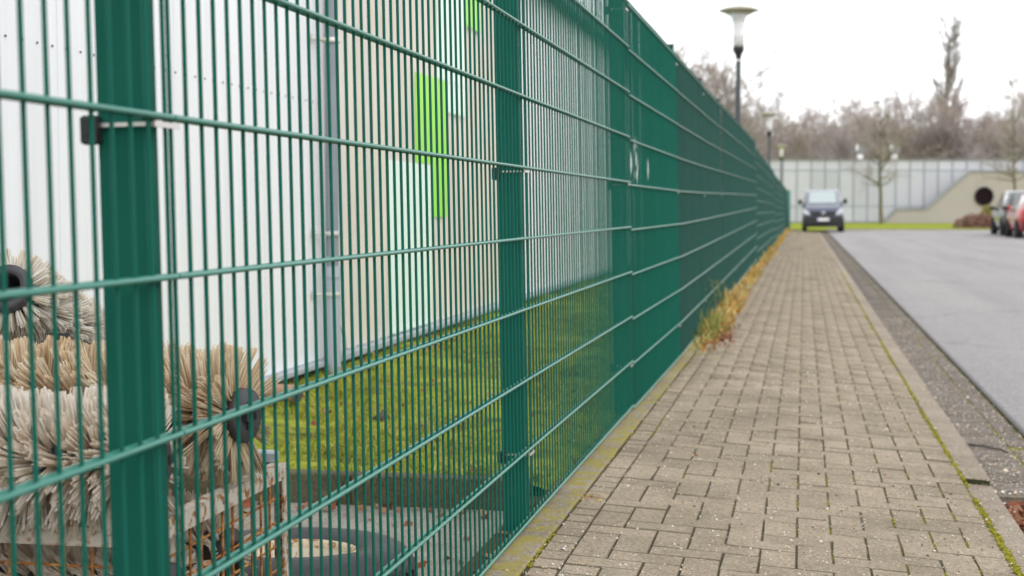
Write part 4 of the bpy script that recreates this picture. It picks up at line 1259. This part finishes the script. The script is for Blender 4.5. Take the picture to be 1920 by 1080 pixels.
def wheel_parts(parent, x, y, R=0.32, w=0.20):
    o = empty('wheel', (x, y, R), parent=parent)
    Ry = Matrix.Rotation(math.pi / 2, 4, 'Y')
    b = MB(); b.lathe([(R * .60, -w / 2), (R * .9, -w / 2), (R, -w / 2 + .03), (R, w / 2 - .03), (R * .9, w / 2), (R * .60, w / 2)], 28, (0, 0, 0), Ry); b.build('tyre', M['tyre'], o)
    b = MB(); b.lathe([(0.001, w * .36), (R * .2, w * .40), (R * .25, w * .25), (R * .5, w * .3), (R * .60, w * .44), (R * .60, -w * .44), (R * .5, -w * .3), (R * .25, -w * .25), (R * .2, -w * .4), (0.001, -w * .36)], 20, (0, 0, 0), Ry); b.build('rim', M['wheel_rim'], o)
def car(name, loc, rz, stations, paint, label, cat, wheels, R, glass_i, front=True, extra=None):
    o = empty(name, loc, (0, 0, rz)); tag(o, label, cat)
    b, rings = car_body(stations); body = b.build('body', paint, o)
    n = len(rings[0])
    for (ka, kb) in glass_i['side']:
        for s in (1, -1):
            mir = (lambda p: (p[0] * s, p[1], p[2]))
            A, B_ = rings[ka], rings[kb]
            q = [mir(A[4]), mir(B_[4]), mir(B_[5]), mir(A[5])]
            if s < 0: q = [q[1], q[0], q[3], q[2]]
            w_ = patch(*q, ins=0.07).build('side_window', M['car_glass'], o)
    for nm, key in (('windscreen', 'front'), ('rear_window', 'rear')):
        ka, kb = glass_i[key]
        A, B_ = rings[ka], rings[kb]          # A lower ring, B upper ring
        mA = [A[6], (-A[6][0], A[6][1], A[6][2])]; mB = [B_[6], (-B_[6][0], B_[6][1], B_[6][2])]
        q = [mA[0], mA[1], mB[1], mB[0]] if key == 'rear' else [mA[1], mA[0], mB[0], mB[1]]
        c = [Vector(x) for x in q]; nr = (c[1] - c[0]).cross(c[3] - c[0])
        want = Vector((0, 1 if key == 'front' else -1, 0.3))
        if nr.dot(want) < 0: q = [q[1], q[0], q[3], q[2]]
        patch(*q, ins=0.06, push=0.014, t=0.008).build(nm, M['windscreen' if key == 'front' else 'car_glass'], o)
    for (x, y) in wheels:
        wheel_parts(o, x, y, R)
        b = MB(); sgn = 1 if x > 0 else -1
        b.lathe([(R * 1.02, -0.03), (R * 1.16, -0.03), (R * 1.16, 0.012), (R * 1.02, 0.012)], 24, (x + sgn * 0.098, y, R), Matrix.Rotation(math.pi / 2, 4, 'Y')); b.build('wheel_arch', M['car_trim'], o)
    if extra: extra(o, rings)
    return o
# van facing the camera (+y of the car is its front)
def van_extra(o, rings):
    fy = 2.10
    for s in (1, -1):
        b = MB(); b.prism([(s * 0.52, 0.74), (s * 0.80, 0.80), (s * 0.84, 0.97), (s * 0.74, 1.00), (s * 0.60, 0.88)], 'y', fy - 0.30, fy + 0.004); b.build('headlight', M['head_glass'], o)
        b = MB(); b.box((s * 0.95, 1.05, 1.30), (0.17, 0.12, 0.22), None, 0.03); b.tube((s * 0.78, 1.05, 1.22), (s * 0.91, 1.05, 1.24), 0.025, 0.025, 8); b.build('side_mirror', M['car_trim'], o)
        b = MB(); b.box((s * 0.62, fy - 0.035, 0.44), (0.22, 0.06, 0.10), None, 0.02); b.build('fog_light', M['car_trim'], o)
    b = MB(); b.prism([(-0.50, 0.70), (0.50, 0.70), (0.56, 0.88), (-0.56, 0.88)], 'y', fy - 0.10, fy + 0.012); g_ = b.build('grille', M['car_trim'], o)
    b = MB(); b.lathe([(0.078, -0.008), (0.092, -0.008), (0.092, 0.008), (0.078, 0.008), (0.078, -0.008)], 24, (0, fy + 0.028, 0.80), Matrix.Rotation(math.pi / 2, 4, 'X'))
    for k in range(3):
        a_ = math.pi / 2 + k * 2 * math.pi / 3
        b.tube((0, fy + 0.028, 0.80), (0.084 * math.cos(a_), fy + 0.028, 0.80 + 0.084 * math.sin(a_)), 0.016, 0.005, 6)
    b.build('star_emblem', M['chrome'], g_)
    b = MB(); b.box((0, fy - 0.06, 0.50), (1.62, 0.20, 0.36), None, 0.05); b.build('bumper', M['car_trim'], o)
    pt = MB(); pt.box((0, fy + 0.052, 0.545), (0.52, 0.012, 0.115)); p_ = pt.build('number_plate', M['plate'], o)
    b = MB(); b.box((0.238, fy + 0.060, 0.545), (0.044, 0.006, 0.113)); b.build('country_band', M['plate_blue'], p_)
    b = MB()
    for s in (1, -1): b.path([(s * 0.45 - 0.02, 1.36, 1.14), (s * 0.05, 1.27, 1.20)], 0.010, 5)
    b.build('wiper', M['car_trim'], o)
vst = [(-2.16, 0.30, 0.95, 1.66, 0.78, 0.83, 0.66), (-2.10, 0.24, 0.98, 1.74, 0.82, 0.86, 0.70), (-1.0, 0.22, 0.99, 1.81, 0.83, 0.87, 0.72), (0.35, 0.22, 0.99, 1.81, 0.83, 0.87, 0.72),
       (0.62, 0.22, 0.99, 1.77, 0.83, 0.87, 0.70), (1.42, 0.22, 0.99, 1.20, 0.83, 0.87, 0.76), (1.70, 0.23, 0.96, 1.10, 0.83, 0.86, 0.74), (2.02, 0.25, 0.88, 0.98, 0.80, 0.83, 0.66), (2.10, 0.30, 0.74, 0.84, 0.74, 0.78, 0.58)]
zl, zr = path_z(0.1, 66), -0.055
tilt_v = math.atan2(zl - zr, 1.5)
car('parked_van', (0.80, 67.0, (zl + zr) / 2 - 0.01), math.pi, vst, M['paint_navy'], "dark blue van parked half on the pavement facing the camera", 'van',
    [(0.76, 1.36), (-0.76, 1.36), (0.76, -1.36), (-0.76, -1.36)], 0.31,
    {'side': [(1, 2), (2, 3), (4, 5)], 'front': (5, 4), 'rear': (0, 1)}, extra=van_extra).rotation_euler = (0, -tilt_v * -1.0, math.pi)
def rear_extra(tail, platez, ry, wx):
    def f(o, rings):
        for s in (1, -1):
            b = MB(); b.box((s * wx, ry + 0.03, tail), (0.16, 0.16, 0.24), None, 0.03); b.build('tail_light', M['tail_glass'], o)
            b = MB(); b.box((s * 0.98, 0.92, 1.02), (0.18, 0.11, 0.15), None, 0.03); b.tube((s * 0.82, 0.90, 0.98), (s * 0.93, 0.91, 0.99), 0.02, 0.02, 6); b.build('side_mirror', M['car_trim'], o)
            b = MB(); b.box((s * wx * .9, 2.02, 0.70), (0.28, 0.22, 0.14), None, 0.04); b.build('headlight', M['head_glass'], o)
        b = MB(); b.box((0, ry - 0.02, 0.46), (1.58, 0.18, 0.30), None, 0.05); b.build('bumper', M['car_trim'], o)
        b = MB(); b.box((0, ry - 0.035, platez), (0.52, 0.012, 0.11)); b.build('number_plate', M['plate'], o)
    return f
sst = [(-2.20, 0.36, 0.90, 1.05, 0.74, 0.82, 0.70), (-2.12, 0.28, 0.96, 1.14, 0.82, 0.89, 0.74), (-1.72, 0.24, 0.98, 1.60, 0.86, 0.91, 0.66), (-0.6, 0.22, 0.97, 1.68, 0.86, 0.91, 0.68), (0.20, 0.22, 0.96, 1.66, 0.86, 0.91, 0.67),
       (0.98, 0.22, 0.95, 1.12, 0.86, 0.91, 0.74), (1.6, 0.24, 0.90, 1.02, 0.85, 0.90, 0.72), (2.08, 0.30, 0.78, 0.90, 0.80, 0.86, 0.62), (2.20, 0.36, 0.62, 0.72, 0.70, 0.76, 0.50)]
car('parked_car', (8.17, 60.0, -0.045), 0.0, sst, M['paint_black'], "dark grey estate car parked at the right kerb, seen from behind", 'car',
    [(0.80, 1.38), (-0.80, 1.38), (0.80, -1.32), (-0.80, -1.32)], 0.33, {'side': [(2, 3), (3, 4), (4, 5)], 'front': (5, 4), 'rear': (1, 2)}, extra=rear_extra(0.98, 0.80, -2.20, 0.74))
hst = [(-1.98, 0.34, 0.86, 0.98, 0.72, 0.80, 0.66), (-1.90, 0.28, 0.90, 1.04, 0.80, 0.85, 0.70), (-1.45, 0.22, 0.92, 1.42, 0.82, 0.87, 0.60), (-0.6, 0.20, 0.92, 1.50, 0.82, 0.87, 0.62), (0.20, 0.20, 0.91, 1.47, 0.82, 0.87, 0.61),
       (1.02, 0.20, 0.89, 1.02, 0.82, 0.87, 0.70), (1.5, 0.22, 0.84, 0.95, 0.81, 0.86, 0.68), (1.90, 0.28, 0.72, 0.82, 0.76, 0.82, 0.58), (2.0, 0.34, 0.58, 0.66, 0.66, 0.72, 0.48)]
car('parked_car', (7.98, 54.6, -0.045), 0.0, hst, M['paint_red'], "red hatchback parked behind the dark car, cut by the picture edge", 'car',
    [(0.78, 1.25), (-0.78, 1.25), (0.78, -1.22), (-0.78, -1.22)], 0.30, {'side': [(2, 3), (3, 4), (4, 5)], 'front': (5, 4), 'rear': (1, 2)}, extra=rear_extra(0.88, 0.72, -1.98, 0.70))
